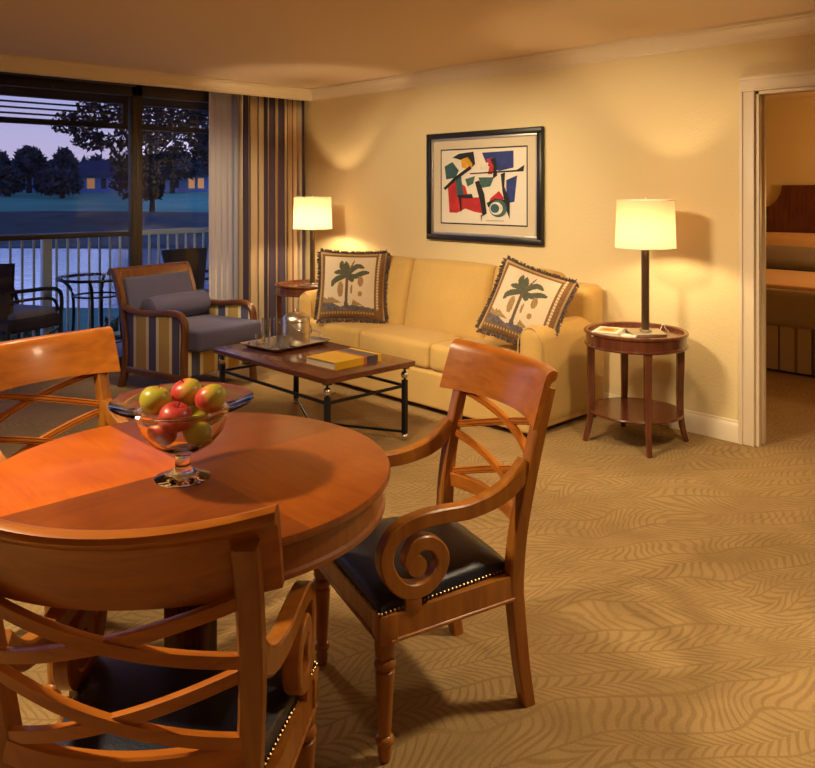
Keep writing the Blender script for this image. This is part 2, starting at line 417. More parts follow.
def prism(bm, pts, z0, z1, mi=0, mat=None):
    f = (lambda p: mat @ V(p)) if mat else V
    a = [bm.verts.new(f((x, y, z0))) for x, y in pts]; b = [bm.verts.new(f((x, y, z1))) for x, y in pts]
    n = len(pts)
    fs = [bm.faces.new(a[::-1]), bm.faces.new(b)]+[bm.faces.new((a[i], a[(i+1) % n], b[(i+1) % n], b[i])) for i in range(n)]
    for q in fs: q.material_index = mi

# ------------------------------------------------------------------ room shell
WX, CY, CH = 4.61, 6.15, 2.44          # right wall face, cornice face, ceiling height
WY = 6.46                              # window plane
LX, BY = -1.9, -2.3
BX = 8.7                               # bedroom far wall
b = newbm(); box(b, LX-.1, BX+.1, BY-.1, WY+.08, -.06, 0); struct('floor', b, 'carpet')
b = newbm(); box(b, LX-.1, BX+.1, BY-.1, WY+.08, CH, CH+.08); struct('ceiling', b, 'ceiling')
DO0, DO1, DH = 1.0, 1.925, 2.045
b = newbm()
box(b, WX, WX+.10, DO1, WY+.08, 0, CH); box(b, WX, WX+.10, BY-.1, DO0, 0, CH); box(b, WX, WX+.10, DO0, DO1, DH, CH)
struct('wall_right', b, 'wall')
b = newbm(); box(b, LX-.1, LX, BY, WY, 0, CH); struct('wall_left', b, 'wall')
b = newbm(); box(b, LX, WX, BY-.1, BY, 0, CH); struct('wall_back', b, 'wall')
b = newbm(); box(b, LX-.1, .2, WY-.06, WY+.08, 0, CH); box(b, 4.5, WX, WY-.06, WY+.08, 0, CH); box(b, .2, 4.5, WY-.06, WY+.08, 2.40, CH); struct('wall_front', b, 'wall')
b = newbm(); box(b, BX, BX+.1, BY, WY, 0, CH); box(b, WX+.10, BX, 4.6, 4.7, 0, CH); box(b, WX+.10, BX, BY-.1, BY, 0, CH); struct('wall_bedroom', b, 'wall')

crown = [(0, 0), (0, -.107), (.012, -.107), (.014, -.094), (.022, -.088), (.03, -.07), (.05, -.042), (.066, -.03), (.07, -.02), (.084, -.016), (.084, 0)]
def crown_run(name, p0, p1, out):
    b = newbm(); rs = []
    for p in (p0, p1): rs.append([V((p[0], p[1], CH))+V(out)*a+V((0, 0, z)) for a, z in crown])
    rings(b, rs); struct(name, b, 'trim', angle=25)
crown_run('trim_1', (WX, BY), (WX, CY), (-1, 0, 0))
b = newbm(); box(b, LX, WX, CY, CY+.03, CH-.107, CH)
rings(b, [[V((x, CY, CH))+V((0, -1, 0))*a+V((0, 0, z)) for a, z in crown] for x in (LX, WX)])
struct('trim_2', b, 'trim', angle=25)

base = [(0, 0), (.018, 0), (.018, .09), (.013, .105), (.008, .112), (.006, .125), (0, .128)]
def base_run(name, segs, out):
    b = newbm()
    for p0, p1 in segs: rings(b, [[V((p[0], p[1], z))+V(out)*a for a, z in base] for p in (p0, p1)])
    struct(name, b, 'trim', angle=25)
base_run('baseboard_right', [((WX, 2.01), (WX, CY+.2)), ((WX, BY), (WX, .91))], (-1, 0, 0))
base_run('baseboard_left', [((LX, BY), (LX, WY-.06))], (1, 0, 0))
base_run('baseboard_back', [((LX, BY), (WX, BY))], (0, 1, 0))
# door casing and jambs
b = newbm()
def casing_leg(y0, y1, z1):
    s = 1 if y1 > y0 else -1
    box(b, WX-.018, WX, min(y0, y1), max(y0, y1), 0, z1, .004)
    box(b, WX-.028, WX-.016, min(y1-s*.022, y1), max(y1-s*.022, y1), 0, z1, .003)
    box(b, WX-.023, WX-.016, min(y0, y0+s*.012), max(y0, y0+s*.012), 0, z1, .003)
casing_leg(DO1, 2.012, DH-.0005); casing_leg(DO0, DO0-.087, DH-.0005)
box(b, WX-.018, WX, DO0-.087, 2.012, DH, DH+.085, .004); box(b, WX-.028, WX-.016, DO0-.087, 2.012, DH+.064, DH+.086, .003); box(b, WX-.023, WX-.016, DO0, DO1, DH, DH+.012, .003)
box(b, WX, WX+.035, DO1-.02, DO1, 0, DH, .002); box(b, WX+.072, WX+.10, DO1-.02, DO1, 0, DH, .002)
box(b, WX, WX+.10, DO0, DO0+.02, 0, DH, .002); box(b, WX, WX+.035, DO0, DO1, DH-.02, DH, .002); box(b, WX+.072, WX+.10, DO0, DO1, DH-.02, DH, .002)
struct('trim_3', b, 'trim')
b = newbm(); box(b, WX+.036, WX+.071, DO1-.005, DO1+.04, .01, DH-.022, .003); d = struct('door_1', b, 'trim')
b = newbm(); box(b, WX+.041, WX+.067, DO1-.009, DO1-.004, .83, 1.0, .002); box(b, WX+.047, WX+.061, DO1-.014, DO1-.008, .89, .93, .002); struct('door_latch', b, 'steel', d)

# ------------------------------------------------------------------ window
def window(name, x0, x1, stile):
    b = newbm()
    for a, c in ((x0, x0+stile), (x1-stile, x1)): box(b, a, c, WY-.03, WY+.03, .0, 2.40, .004)
    box(b, x0, x1, WY-.03, WY+.03, 2.27, 2.40, .004); box(b, x0, x1, WY-.03, WY+.03, .0, .09, .004)
    f = struct(name, b, 'frame_dark')
    b = newbm(); box(b, x0+stile, x1-stile, WY-.004, WY+.004, .09, 2.27); p = link('window_pane', b, 'pane', f)
window('window_1', .2, 2.985, .05)
window('window_2', 2.985, 4.5, .05)

# roller shade on the left pane
t = thing('roller_shade', 'dark see-through mesh roller shade lowered over the left window pane', 'shade', (1.6, WY-.1, 2.36))
b = newbm(); box(b, -1.3, 1.32, -.004, -.003, -1.23, -.02); link('shade_mesh', b, 'mesh', t)
b = newbm(); box(b, -1.3, 1.32, -.014, .008, -1.262, -1.225, .004); link('bottom_bar', b, 'black', t)
b = newbm(); tube(b, [(-1.32, 0, 0), (1.34, 0, 0)], .022, 12); link('roller_tube', b, 'frame_dark', t)

# ------------------------------------------------------------------ curtains
def curtain(name, mat, x0, x1, y0, pleats, amp, z0, z1, label, cat, seed, thick=.003):
    rnd = random.Random(seed); n = pleats*14; rows = 14
    ph = [rnd.uniform(-.5, .5) for _ in range(pleats+2)]; am = [rnd.uniform(.6, 1.25) for _ in range(pleats+2)]
    def prof(u, w):
        k = u*pleats; i = int(k); f = k-i
        a = am[i]*(1-f)+am[i+1]*f; p = ph[i]*(1-f)+ph[i+1]*f
        spread = 1+.10*w
        x = x0+(x1-x0)*u+(.012*math.sin(2*PI*k*2+p*3))
        y = y0+amp*a*math.sin(2*PI*k+p*(.4+1.2*w))*(.75+.35*w)+.006*math.sin(7*k+3*w)
        return x, y
    b = newbm(); uv = b.loops.layers.uv.new('UVMap'); S = [0]
    for i in range(1, n+1):
        xa, ya = prof((i-1)/n, 0); xb, yb = prof(i/n, 0); S.append(S[-1]+math.hypot(xb-xa, yb-ya))
    g = []
    for r in range(rows+1):
        w = r/rows; z = z1+(z0-z1)*w
        g.append([b.verts.new((*prof(i/n, w), z)) for i in range(n+1)])
    for r in range(rows):
        for i in range(n):
            f = b.faces.new((g[r][i], g[r][i+1], g[r+1][i+1], g[r+1][i]))
            for lp, (ii, rr) in zip(f.loops, ((i, r), (i+1, r), (i+1, r+1), (i, r+1))): lp[uv].uv = (S[ii], 1-rr/rows)
    o = link(name, b, mat, angle=80)
    md = o.modifiers.new('thickness', 'SOLIDIFY'); md.thickness = thick
    return tag(o, label, cat)
curtain('sheer_curtain', 'sheer', 3.635, 3.99, 6.365, 6, .022, .015, 2.385, 'pale sheer voile curtain hanging beside the striped drape', 'curtain', 3, .0015)
curtain('striped_drape', 'drape', 3.875, 4.598, 6.268, 7, .060, .012, 2.385, 'floor length beige and dark purple striped drape in the window corner', 'curtain', 5)
t = tag(link('curtain_rail', (lambda b: (box(b, 3.3, 4.49, 6.21, 6.39, 2.395, 2.415, .003), b)[1])(newbm()), 'trim'), 'white curtain track along the ceiling above the drape and sheer', 'curtain rail')
b = newbm(); tube(b, [(3.86, 6.19, 1.42), (3.86, 6.192, 2.38)], .005, 8); tag(link('curtain_wand', b, 'plastic'), 'thin white curtain pull wand hanging in front of the sheer', 'wand')

# ------------------------------------------------------------------ dining table
TC = (1.01, 1.865); TZ = .76; TR = .515
t = thing('dining_table', 'round cherry wood dining table with quartered veneer top and fluted pedestal', 'table', (*TC, 0))
b = newbm()
lathe(b, [(0, TZ), (TR-.012, TZ), (TR-.004, TZ-.003), (TR, TZ-.010), (TR-.001, TZ-.018), (TR-.010, TZ-.024), (TR-.03, TZ-.026), (0, TZ-.026)], 128, mi=1)
for f in b.faces:
    if f.calc_center_median().z > TZ-.002: f.material_index = 0
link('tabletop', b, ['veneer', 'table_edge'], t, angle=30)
b = newbm(); lathe(b, [(TR-.04, TZ-.026), (TR-.022, TZ-.030), (TR-.022, TZ-.083), (TR-.014, TZ-.088), (TR-.014, TZ-.098), (TR-.03, TZ-.102), (TR-.06, TZ-.102), (TR-.06, TZ-.026)], 96, caps=False); link('apron', b, 'table_edge', t)
b = newbm(); lathe(b, [(.17, TZ-.027), (.17, TZ-.06), (.10, TZ-.09), (.085, TZ-.10)], 40)
lathe(b, [(.085, TZ-.10), (.088, TZ-.13), (.07, TZ-.14), (.066, .60), (.066, .24), (.07, .235), (.088, .225), (.088, .2)], 112, flute=(28, .14))
lathe(b, [(.09, .2), (.10, .185), (.10, .12), (.085, .10)], 40); link('pedestal', b, 'mahogany', t)
for k in range(4):
    a = k*PI/2+.78; dv = V((math.cos(a), math.sin(a), 0)); b = newbm()
    sweep(b, catmull([dv*.08+V((0, 0, .16)), dv*.18+V((0, 0, .15)), dv*.235+V((0, 0, .085)), dv*.28+V((0, 0, .032)), dv*.30+V((0, 0, .026))], 6), rect(.05, .05, .008), side=(-dv.y, dv.x, 0), taper=lambda u: 1-.15*u)
    link('foot', b, 'mahogany', t)

# ------------------------------------------------------------------ dining chairs
PZ = [(-.008, 0), (.012, .12), (.03, .28), (.036, .36), (.028, .5), (.002, .65), (-.035, .8), (-.066, .905)]
def ypost(z):
    for (y0, z0), (y1, z1) in zip(PZ, PZ[1:]):
        if z <= z1: f = (z-z0)/(z1-z0); return y0+(y1-y0)*f
    (y0, z0), (y1, z1) = PZ[-2:]; return y1+(y1-y0)/(z1-z0)*(z-z1)
BOW = 1.1
def ysurf(x, z): return ypost(z)+BOW*(x*x-.0506)
ARM = [(0.003, .692), (.057, .646), (.117, .618), (.204, .603), (.285, .606), (.352, .606), (.410, .592), (.446, .562), (.459, .521), (.447, .479), (.418, .443), (.38, .428), (.338, .432), (.306, .456), (.292, .49), (.304, .524), (.334, .545), (.366, .546), (.387, .526), (.388, .501), (.372, .487)]
def make_chair():
    t = thing('dining_chair', '', 'chair')
    for s in (-1, 1):
        b = newbm(); pth = catmull([(s*(.203+.022*max(0, min(1, (z-.36)/.35))), y, z) for y, z in PZ], 5)
        sweep(b, pth, rect(.042, .046, .005), side=(1, 0, 0), taper=lambda u: (1, .72+.36*(1-abs(u-.42)/.58)))
        link('back_leg', b, 'chair', t)
        b = newbm(); prof = [(.012, 0), (.016, .006), (.019, .03), (.016, .042), (.023, .048), (.025, .056), (.022, .064), (.016, .068), (.017, .08), (.0265, .235), (.021, .240), (.027, .246), (.029, .254), (.027, .262), (.020, .268), (.025, .274), (.027, .30), (.027, .318)]
        lathe(b, prof, 20, (s*.235, .455, 0)); box(b, s*.237-.027, s*.237+.027, .428, .482, .312, .387, .004); link('front_leg', b, 'chair', t)
        b = newbm(); pth = catmull([(s*(.219+.022*min(1, y/.36)), y, z) for y, z in ARM], 6)
        def tp(u):
            return (1, 1.35-.35*min(1, u*6)) if u < .17 else (1, 1-.12*u)
        sweep(b, pth, rect(.038, .042, .004), side=(1, 0, 0), taper=tp)
        # eye of the scroll and the block that carries it
        rs = []
        for xx in (-.0198, .0198): rs.append([V((s*.241+xx, .372+.027*math.cos(2*PI*i/20), .493+.027*math.sin(2*PI*i/20))) for i in range(20)])
        rings(b, rs)
        box(b, s*.241-.0178, s*.241+.0178, .358, .405, .38, .425, .003)
        link('arm', b, 'chair', t)
    # crest rail: profile swept along the bow
    b = newbm(); rs = []
    for i in range(25):
        x = -.272+.544*i/24
        prof = []
        for off, z in [(.012, .802), (.030, .804), (.030, .86), (.028, .930), (.026, .950), (.018, .960), (.004, .963), (-.010, .957), (-.014, .945), (-.010, .933), (.002, .928), (.006, .915), (.010, .86)]:
            prof.append(V((x, ysurf(x, z)+off, z-.012*(1-(x/.272)**2)*max(0, (z-.89)/.07))))
        rs.append(prof)
    rings(b, rs); link('crest_rail', b, 'chair_x', t)
    # lattice: two crossed pairs, bars follow the bow and are reeded
    sec = [(-.0115, -.008), (.0115, -.008), (.0115, .005), (.0085, .009), (.0055, .005), (.003, .009), (-.003, .009), (-.0055, .005), (-.0085, .009), (-.0115, .005)]
    for z0, z1 in ((.692, .802), (.538, .666)):
        for sgn in (-1, 1):
            b = newbm(); rs = []; pts = []
            for i in range(21):
                x = -.207+.414*i/20; u = i/20; z = z0+(z1-z0)*(u if sgn > 0 else 1-u)
                pts.append(V((x, ysurf(x, z)+.002*sgn, z)))
            for i, p in enumerate(pts):
                tg = (pts[min(i+1, 20)]-pts[max(i-1, 0)]).normalized(); fr = V((-2*BOW*p.x, 1, .15)); fr = (fr-tg*fr.dot(tg)).normalized(); up = fr.cross(tg)
                rs.append([p+up*a+fr*c for a, c in sec])
            rings(b, rs); link('lattice_bar', b, 'chair_x', t)
    b = newbm(); rs = []
    for i in range(21):
        x = -.208+.416*i/20
        rs.append([V((x, ysurf(x, .52)+o, z)) for o, z in ((-.012, .496), (.012, .496), (.012, .536), (.008, .540), (-.008, .540), (-.012, .536))])
    rings(b, rs); link('lower_rail', b, 'chair_x', t)
    # seat frame
    b = newbm(); z0, z1 = .314, .384
    F, K = .479, .018
    prism(b, [(-.262, F), (-.262, F-.03), (.262, F-.03), (.262, F)], z0+.004, z1)
    prism(b, [(-.19, K+.001), (.19, K+.001), (.19, K+.026), (-.19, K+.026)], z0+.001, z1-.001)
    for s in (-1, 1):
        prism(b, [(s*.219, K), (s*.193, K), (s*.235, F-.02), (s*.261, F-.02)], z0, z1)
        sweep(b, [(s*.223, K+.03, z0+.004), (s*.262, F-.03, z0+.004)], circ(.005, 8))
    sweep(b, [(-.235, F, z0+.006), (.235, F, z0+.006)], circ(.005, 8))
    link('seat_frame', b, 'chair', t, angle=30)
    # leather pad
    b = newbm(); n = 24; g = []
    def pad(u, v):
        y = .04+.44*(v+1)/2; hw = .190+.069*(v+1)/2
        e = max(abs(u), abs(v)); h = (1-abs(u)**5)*(1-abs(v)**5)
        return V((u*hw*(1-.01*h), y, .382+.020*(1 if e < .999 else 0)+.04*h**.6+.012*(1-u*u)*(1-v*v)))
    for i in range(n+1):
        vs = []
        for j in range(n+1):
            f = lambda q: math.copysign(1-(1-abs(q))**1.6, q)
            vs.append(b.verts.new(pad(f(-1+2*i/n), f(-1+2*j/n))))
        g.append(vs)
    for i in range(n):
        for j in range(n): b.faces.new((g[i][j], g[i+1][j], g[i+1][j+1], g[i][j+1]))
    bl = [g[i][0] for i in range(n+1)]+[g[n][j] for j in range(1, n+1)]+[g[i][n] for i in range(n-1, -1, -1)]+[g[0][j] for j in range(n-1, 0, -1)]
    b.faces.new(bl); link('seat', b, 'leather', t, angle=60)
    b = newbm()
    def nail(x, y):
        r = bmesh.ops.create_icosphere(b, subdivisions=1, radius=.0046)
        for v in r['verts']: v.co += V((x, y, .392))
    for i in range(33):
        y = .05+.425*i/32; hw = .190+.069*(y-.04)/.44
        for s in (-1, 1):
            if not .355 < y < .408: nail(s*(hw+.001), y)
    for i in range(35): nail(-.254+.508*i/34, .481)
    o = link('nailhead_trim', b, 'brass', t); o['kind'] = 'stuff'
    return t
ch = make_chair()
def place(o, x, y, ang): o.location = (x, y, 0); o.rotation_euler = (0, 0, math.radians(ang)-PI/2)
G = 'dining chairs around the round table'
place(ch, 1.880, 1.612, 162.5); ch['label'] = 'scroll-arm wooden dining chair at the right of the table, facing left'; ch['group'] = G
c2 = dup(ch, (0, 0, 0), 0, 'scroll-arm wooden dining chair behind the table, below the window', G); place(c2, .992, 2.83, -80)
c3 = dup(ch, (0, 0, 0), 0, 'scroll-arm wooden dining chair nearest the camera, seen from its back', G); place(c3, .580, 1.305, 44.5)

# ------------------------------------------------------------------ glass bowl with apples
BC = (.955, 1.803, TZ+.001)
t = tag(thing('glass_bowl', '', 'bowl', BC), 'clear footed glass bowl with wide flared rim holding apples', 'bowl')
b = newbm()
outer = [(.001, .0), (.066, .0), (.068, .004), (.060, .009), (.035, .016), (.021, .024), (.0185, .034), (.0185, .056), (.024, .064), (.045, .072), (.075, .09), (.098, .118), (.109, .15), (.113, .168), (.135, .178), (.170, .190)]
inner = [(.1735, .1935), (.170, .197), (.134, .185), (.108, .176), (.104, .155), (.093, .124), (.072, .099), (.045, .082), (.02, .075), (.001, .074)]
lathe(b, outer+inner, 64, caps=False); link('bowl_body', b, 'glass', t, angle=60)
def apple(p, r, split, rot, label):
    b = newbm(); prof = []
    for i in range(17):
        a = PI*i/16; rr = math.sin(a)*(1+.10*math.cos(a)); z = math.cos(a)*.92
        z -= .26*math.exp(-(rr/.25)**2) if a < PI/2 else 0
        z += .16*math.exp(-(rr/.22)**2) if a > PI/2 else 0
        prof.append((max(rr, .001)*r, z*r))
    lathe(b, prof[::-1], 24); t = thing('apple', label, 'apple', p, 0, 'apples in the glass bowl'); t.rotation_euler = rot
    link('apple_body', b, apple_mat('apple_skin', split), t, angle=70)
    b = newbm(); tube(b, catmull([(0, 0, .6*r), (.002, 0, .85*r), (.006, .002, 1.05*r)], 4), .0016, 6); link('stem', b, 'bark', t)
def bp(l, d, z):   # position in the bowl: l to the right as seen, d away from the viewer
    return (BC[0]+.7231*l+.6908*d, BC[1]-.6908*l+.7231*d, BC[2]+z)
R = .0385
apple(bp(-.066, -.006, .193), R, .10, (.25, .1, .9), 'yellow-green apple with red blush at the left of the bowl')
apple(bp(-.004, .050, .198), R, .34, (-.2, .2, 2.2), 'yellow-topped red apple at the back of the bowl')
apple(bp(.067, .010, .193), R, .30, (.3, .5, 2.5), 'red and yellow apple at the right of the bowl')
apple(bp(-.002, -.058, .166), R, .75, (.35, -.1, .4), 'red apple in front, stem up, middle of the bowl')
apple(bp(-.042, -.03, .123), R, .60, (.6, 1.2, 0), 'red apple low at the left, under the yellow-green one')
apple(bp(.040, -.020, .122), R, -.22, (1.2, .3, 1.2), 'green apple low at the right, lowest in the bowl')
apple(bp(.044, .052, .146), R, -.05, (.4, 1.4, 2), 'green and red apple mostly hidden behind the right ones')

# ------------------------------------------------------------------ sofa
SF, SB, S0, S1 = 3.74, 4.58, 2.88, 5.36
t = thing('sofa', 'long gold upholstered three-seat sofa against the right wall', 'sofa', (SF, S0, 0))
W = S1-S0; D = SB-SF   # local: x 0..D (front->back), y 0..W
b = newbm(); rbox(b, (D/2-.01, W/2, .155), (D/2-.01, W/2-.01, .12), .02, m=8); link('base', b, 'sofa', t)
aw = .19
for y0 in (0, W-aw):
    b = newbm(); rbox(b, (.11+(D-.11)/2, y0+aw/2, .34), ((D-.11)/2, aw/2, .305), .075, puff=(.01, .008, .012), m=8, k=6); link('arm', b, 'sofa', t)
    b = newbm()
    # piping around the arm front
    pts = []
    for z, yy in ((.07, .006), (.5, .004), (.575, .018), (.625, .06), (.638, .095), (.625, .13), (.575, .172), (.5, .186), (.07, .184)): pts.append((.128 if z < .6 else .132, y0+yy, z))
    tube(b, catmull(pts, 5), .004, 6); link('arm_piping', b, 'piping', t)
b = newbm(); rbox(b, (D-.11, W/2, .50), (.10, W/2-.012, .355), .05, puff=(0, 0, .004), m=8); link('back_frame', b, 'sofa', t)
sy = [aw+.002, 3.73-S0, 4.45-S0, W-aw-.002]
for i in range(3):
    y0, y1 = sy[i], sy[i+1]
    e0 = .10 if i == 0 else 0; e1 = .10 if i == 2 else 0
    b = newbm()
    def tee(p, i=i):
        # front corners of the outer cushions wrap in front of the arms
        return p
    rbox(b, (.31, (y0+y1)/2, .365), (.30, (y1-y0)/2-.003, .088), .035, puff=(.012, .004, .02), m=8, k=4)
    if e0: rbox(b, (.062, y0-.06, .365), (.052, .10, .086), .035, puff=(.008, 0, .006), m=5)
    if e1: rbox(b, (.062, y1+.06, .365), (.052, .10, .086), .035, puff=(.008, 0, .006), m=5)
    link('seat_cushion', b, 'sofa', t)
    bb = [aw-.02, 3.55-S0, 4.35-S0, W-aw+.02]
    y0, y1 = bb[i], bb[i+1]
    b = newbm(); mt = Matrix.Translation((.50, (y0+y1)/2, .675)) @ Matrix.Rotation(math.radians(13), 4, 'Y')
    rbox(b, (0, 0, 0), (.10, (y1-y0)/2-.004, .275), .045, puff=(.055, .004, .012), m=8, mat=mt); link('back_cushion', b, 'sofa', t)

# ------------------------------------------------------------------ palm pillows
def inpoly(x, y, P):
    c = False; j = len(P)-1
    for i in range(len(P)):
        if (P[i][1] > y) != (P[j][1] > y) and x < (P[j][0]-P[i][0])*(y-P[i][1])/(P[j][1]-P[i][1])+P[i][0]: c = not c
        j = i
    return c
def frond(x0, y0, pts, w):
    c = catmull([(x0, y0, 0)]+[(p[0], p[1], 0) for p in pts], 6); Lp, Rp = [], []
    for i, p in enumerate(c):
        tg = (c[min(i+1, len(c)-1)]-c[max(i-1, 0)]).normalized(); u = i/(len(c)-1); ww = w*(.25+math.sin(PI*min(1, u*.93+.07))**.7)
        Lp.append((p.x-tg.y*ww, p.y+tg.x*ww)); Rp.append((p.x+tg.y*ww, p.y-tg.x*ww))
    return Lp+Rp[::-1]
motif = []
o0 = (-.05, .13)
for pts in ([(-.2, .22), (-.38, .2), ], [(-.22, .08), (-.38, -.02), (-.42, -.14)], [(-.18, .36), (-.2, .52)], [(-.06, .33), (-.1, .5)], [(.08, .3), (.22, .38), (.36, .33)], [(.15, .12), (.33, .2), (.5, .22)], [(.06, .05), (.1, -.02)]):
    motif.append((1, frond(*o0, pts, .055)))
motif.append((2, frond(*o0, [(.06, .4), (.11, .55)], .014)))
motif.append((2, [(-.085, .12), (-.02, .12), (.0, -.62), (-.09, -.62)]))
for cx, cy, rx, ry in ((-.2, -.2, .075, .19), (.28, .0, .07, .13), (.28, -.3, .05, .07), (.07, -.2, .025, .12)):
    motif.append((3, [(cx+rx*math.cos(a*PI/8), cy+ry*math.sin(a*PI/8)) for a in range(16)]))
motif.append((4, [(-.75, -.52), (-.45, -.5), (-.2, -.62), (.1, -.58), (.45, -.62), (.72, -.66), (.72, -.75), (-.75, -.75)]))
for x in (-.62, -.42, -.5): motif.append((3, [(x, -.38), (x+.28, -.54), (x-.05, -.52)]))
motif.append((3, [(.12, -.44), (.38, -.6), (.08, -.58)]))
M['pl_cream'] = fabric('pillow_cream', (.66, .53, .36), .08, 220)
M['pl_green'] = plain('stitched_green', (.085, .09, .055), .9, var=.3, vscale=90)
M['pl_brown'] = plain('stitched_brown', (.13, .085, .06), .9, var=.5, vscale=120)
M['pl_gold'] = plain('stitched_gold', (.33, .20, .08), .9, var=.4, vscale=140)
M['pl_slate'] = plain('stitched_slate', (.12, .10, .11), .9, var=.5, vscale=40)
M['pl_border'] = plain('border_brown', (.20, .10, .035), .9, var=.5, vscale=120)
M['pl_tan'] = plain('border_tan', (.45, .30, .13), .9, var=.3, vscale=160)
M['fringe'] = plain('fringe_mix', (.12, .075, .06), .9, var=.75, vscale=70)
def make_pillow(label, loc):
    t = thing('throw_pillow', label, 'pillow', loc, 0, 'palm tree pillows on the sofa'); hs = .246; th = .085
    def S(u, v, sd):
        k = (1-abs(u)**2.6)*(1-abs(v)**2.6); pinch = 1-.07*(1-v*v)*abs(u) ; pv = 1-.07*(1-u*u)*abs(v)
        return V((u*hs*pinch, sd*(-th*max(k, 0)**.62), v*hs*pv))
    b = newbm(); n = 96
    for sd in (1, -1):
        nn = n if sd == 1 else 24
        g = [[b.verts.new(S(-1+2*i/nn, -1+2*j/nn, sd)) for j in range(nn+1)] for i in range(nn+1)]
        for i in range(nn):
            for j in range(nn):
                f = b.faces.new((g[i][j], g[i+1][j], g[i+1][j+1], g[i][j+1])); mi = 0
                if sd == 1:
                    u = -1+2*(i+.5)/nn; v = -1+2*(j+.5)/nn
                    if u > .68 or v < -.76 or u < -.84 or v > .86:
                        mi = 5
                        if .76 < u < .82 and v > -.7: mi = 6 if (j//2) % 2 else 0
                        if u > .93: mi = 6
                        if v < -.80 and v > -.86 and u < .7: mi = 6 if (i//2) % 2 else 5
                        if v > .92 and u < .7: mi = 6
                        if u < -.92: mi = 6
                    else:
                        for k, P in motif:
                            if inpoly((u+.07)/1.2, (v-.10)/1.2, P): mi = k
                f.material_index = mi
    bmesh.ops.remove_doubles(b, verts=b.verts[:], dist=.0004)
    link('pillow_body', b, ['pl_cream', 'pl_green', 'pl_brown', 'pl_gold', 'pl_slate', 'pl_border', 'pl_tan'], t, angle=80)
    b = newbm(); rnd = random.Random(2)
    for k in range(520):
        s = k/520*4; e = int(s); q = -1+2*(s-e)
        u, v, dx, dz = ((q, 1, 0, 1), (1, -q, 1, 0), (-q, -1, 0, -1), (-1, q, -1, 0))[e]
        p = S(u*.985, v*.985, 1); ln = rnd.uniform(.016, .03); j = rnd.uniform(-.5, .5)
        d = V((dx+(.5*j if dx == 0 else 0), rnd.uniform(-.6, .5), dz+(.5*j if dz == 0 else 0))).normalized()
        tube(b, [p, p+d*ln*.5, p+d*ln+V((0, rnd.uniform(-.008, .004), -.004))], .0034, 4)
    o = link('fringe', b, 'fringe', t)
    return t
p1 = make_pillow('palm tree pillow upright at the left end of the sofa', (0, 0, 0))
p2 = dup(p1, (0, 0, 0), 0, 'palm tree pillow tilted against the right arm of the sofa', 'palm tree pillows on the sofa')
def pose(o, loc, yaw, lean, roll): o.matrix_world = Matrix.Translation(loc) @ Matrix.Rotation(math.radians(yaw), 4, 'Z') @ Matrix.Rotation(math.radians(lean), 4, 'X') @ Matrix.Rotation(math.radians(roll), 4, 'Y')
def setpose(o, *a):
    pose(o, *a); l, r, s = o.matrix_world.decompose(); o.location = l; o.rotation_euler = r.to_euler()
setpose(p1, (3.94, 4.74, .735), -47, -14, 1)
p1.scale = (1.09, 1.09, 1.09)
setpose(p2, (4.0, 3.10, .745), -68, -20, 17)

# ------------------------------------------------------------------ round side tables and lamps
def make_side(label, loc, rz):
    t = thing('side_table', label, 'side table', loc, rz, 'round side tables beside the sofa')
    b = newbm(); lathe(b, [(.0, .632), (.268, .632), (.272, .650), (.280, .655), (.292, .654), (.298, .648), (.297, .640), (.290, .634), (.286, .632), (.286, .582), (.294, .578), (.296, .570), (.290, .564), (.27, .562), (0, .575)], 72); link('tray_top', b, 'mahogany', t)
    b = newbm(); lathe(b, [(0, .174), (.268, .174), (.272, .180), (.268, .188), (0, .188)], 64); link('shelf', b, 'mahogany_x', t)
    for k in range(4):
        a = PI/4+k*PI/2; dv = V((math.cos(a), math.sin(a), 0)); b = newbm()
        pts = [dv*r+V((0, 0, z)) for r, z in ((.262, .60), (.262, .45), (.259, .3), (.262, .18), (.275, .08), (.296, .0))]
        sweep(b, catmull(pts, 5), rect(.044, .044, .005), side=(-dv.y, dv.x, 0), taper=lambda u: 1-.38*u)
        link('leg', b, 'mahogany', t)
    return t
s1 = make_side('round mahogany side table right of the sofa, by the doorway', (4.20, 2.455, 0), 0)
s2 = dup(s1, (4.235, 5.70, 0), .3, 'round mahogany side table left of the sofa, in front of the drape', 'round side tables beside the sofa')
def make_lamp(label, loc, rz):
    t = thing('table_lamp', label, 'lamp', loc, rz, 'table lamps with drum shades')
    b = newbm(); box(b, -.10, .10, -.10, .10, 0, .018, .004); box(b, -.03, .03, -.03, .03, .018, .028, .003); link('lamp_base', b, 'steel', t)
    b = newbm(); lathe(b, [(.023, .028), (.0235, .5), (.012, .505), (.010, .56)], 48, flute=(12, .1)); link('lamp_column', b, 'bronze', t)
    b = newbm(); hs = [(.172, .505), (.163, .785)]
    lathe(b, hs, 64, caps=False)
    link('lamp_shade', b, 'shade', t)
    b = newbm()
    for z, r in ((.506, .172), (.784, .163)):
        b = newbm(); tube(b, [(r*math.cos(a*PI/24), r*math.sin(a*PI/24), z) for a in range(48)], .0025, 6, loop=True); link('shade_ring', b, 'paper', t)
    b = newbm()
    for k in range(3):
        a = k*2*PI/3; tube(b, [(.01*math.cos(a), .01*math.sin(a), .765), (.163*math.cos(a), .163*math.sin(a), .782)], .002, 6)
    tube(b, [(0, 0, .7), (0, 0, .80)], .004, 8)
    link('shade_harp', b, 'paper', t)
    b = newbm(); ball(b, (0, 0, .655), .03); tube(b, [(0, 0, .655), (0, 0, .72)], .014, 12); link('bulb', b, 'bulb', t)
    return t
l1 = make_lamp('lit table lamp with dark column on the side table by the doorway', (4.225, 2.405, .632), .75)
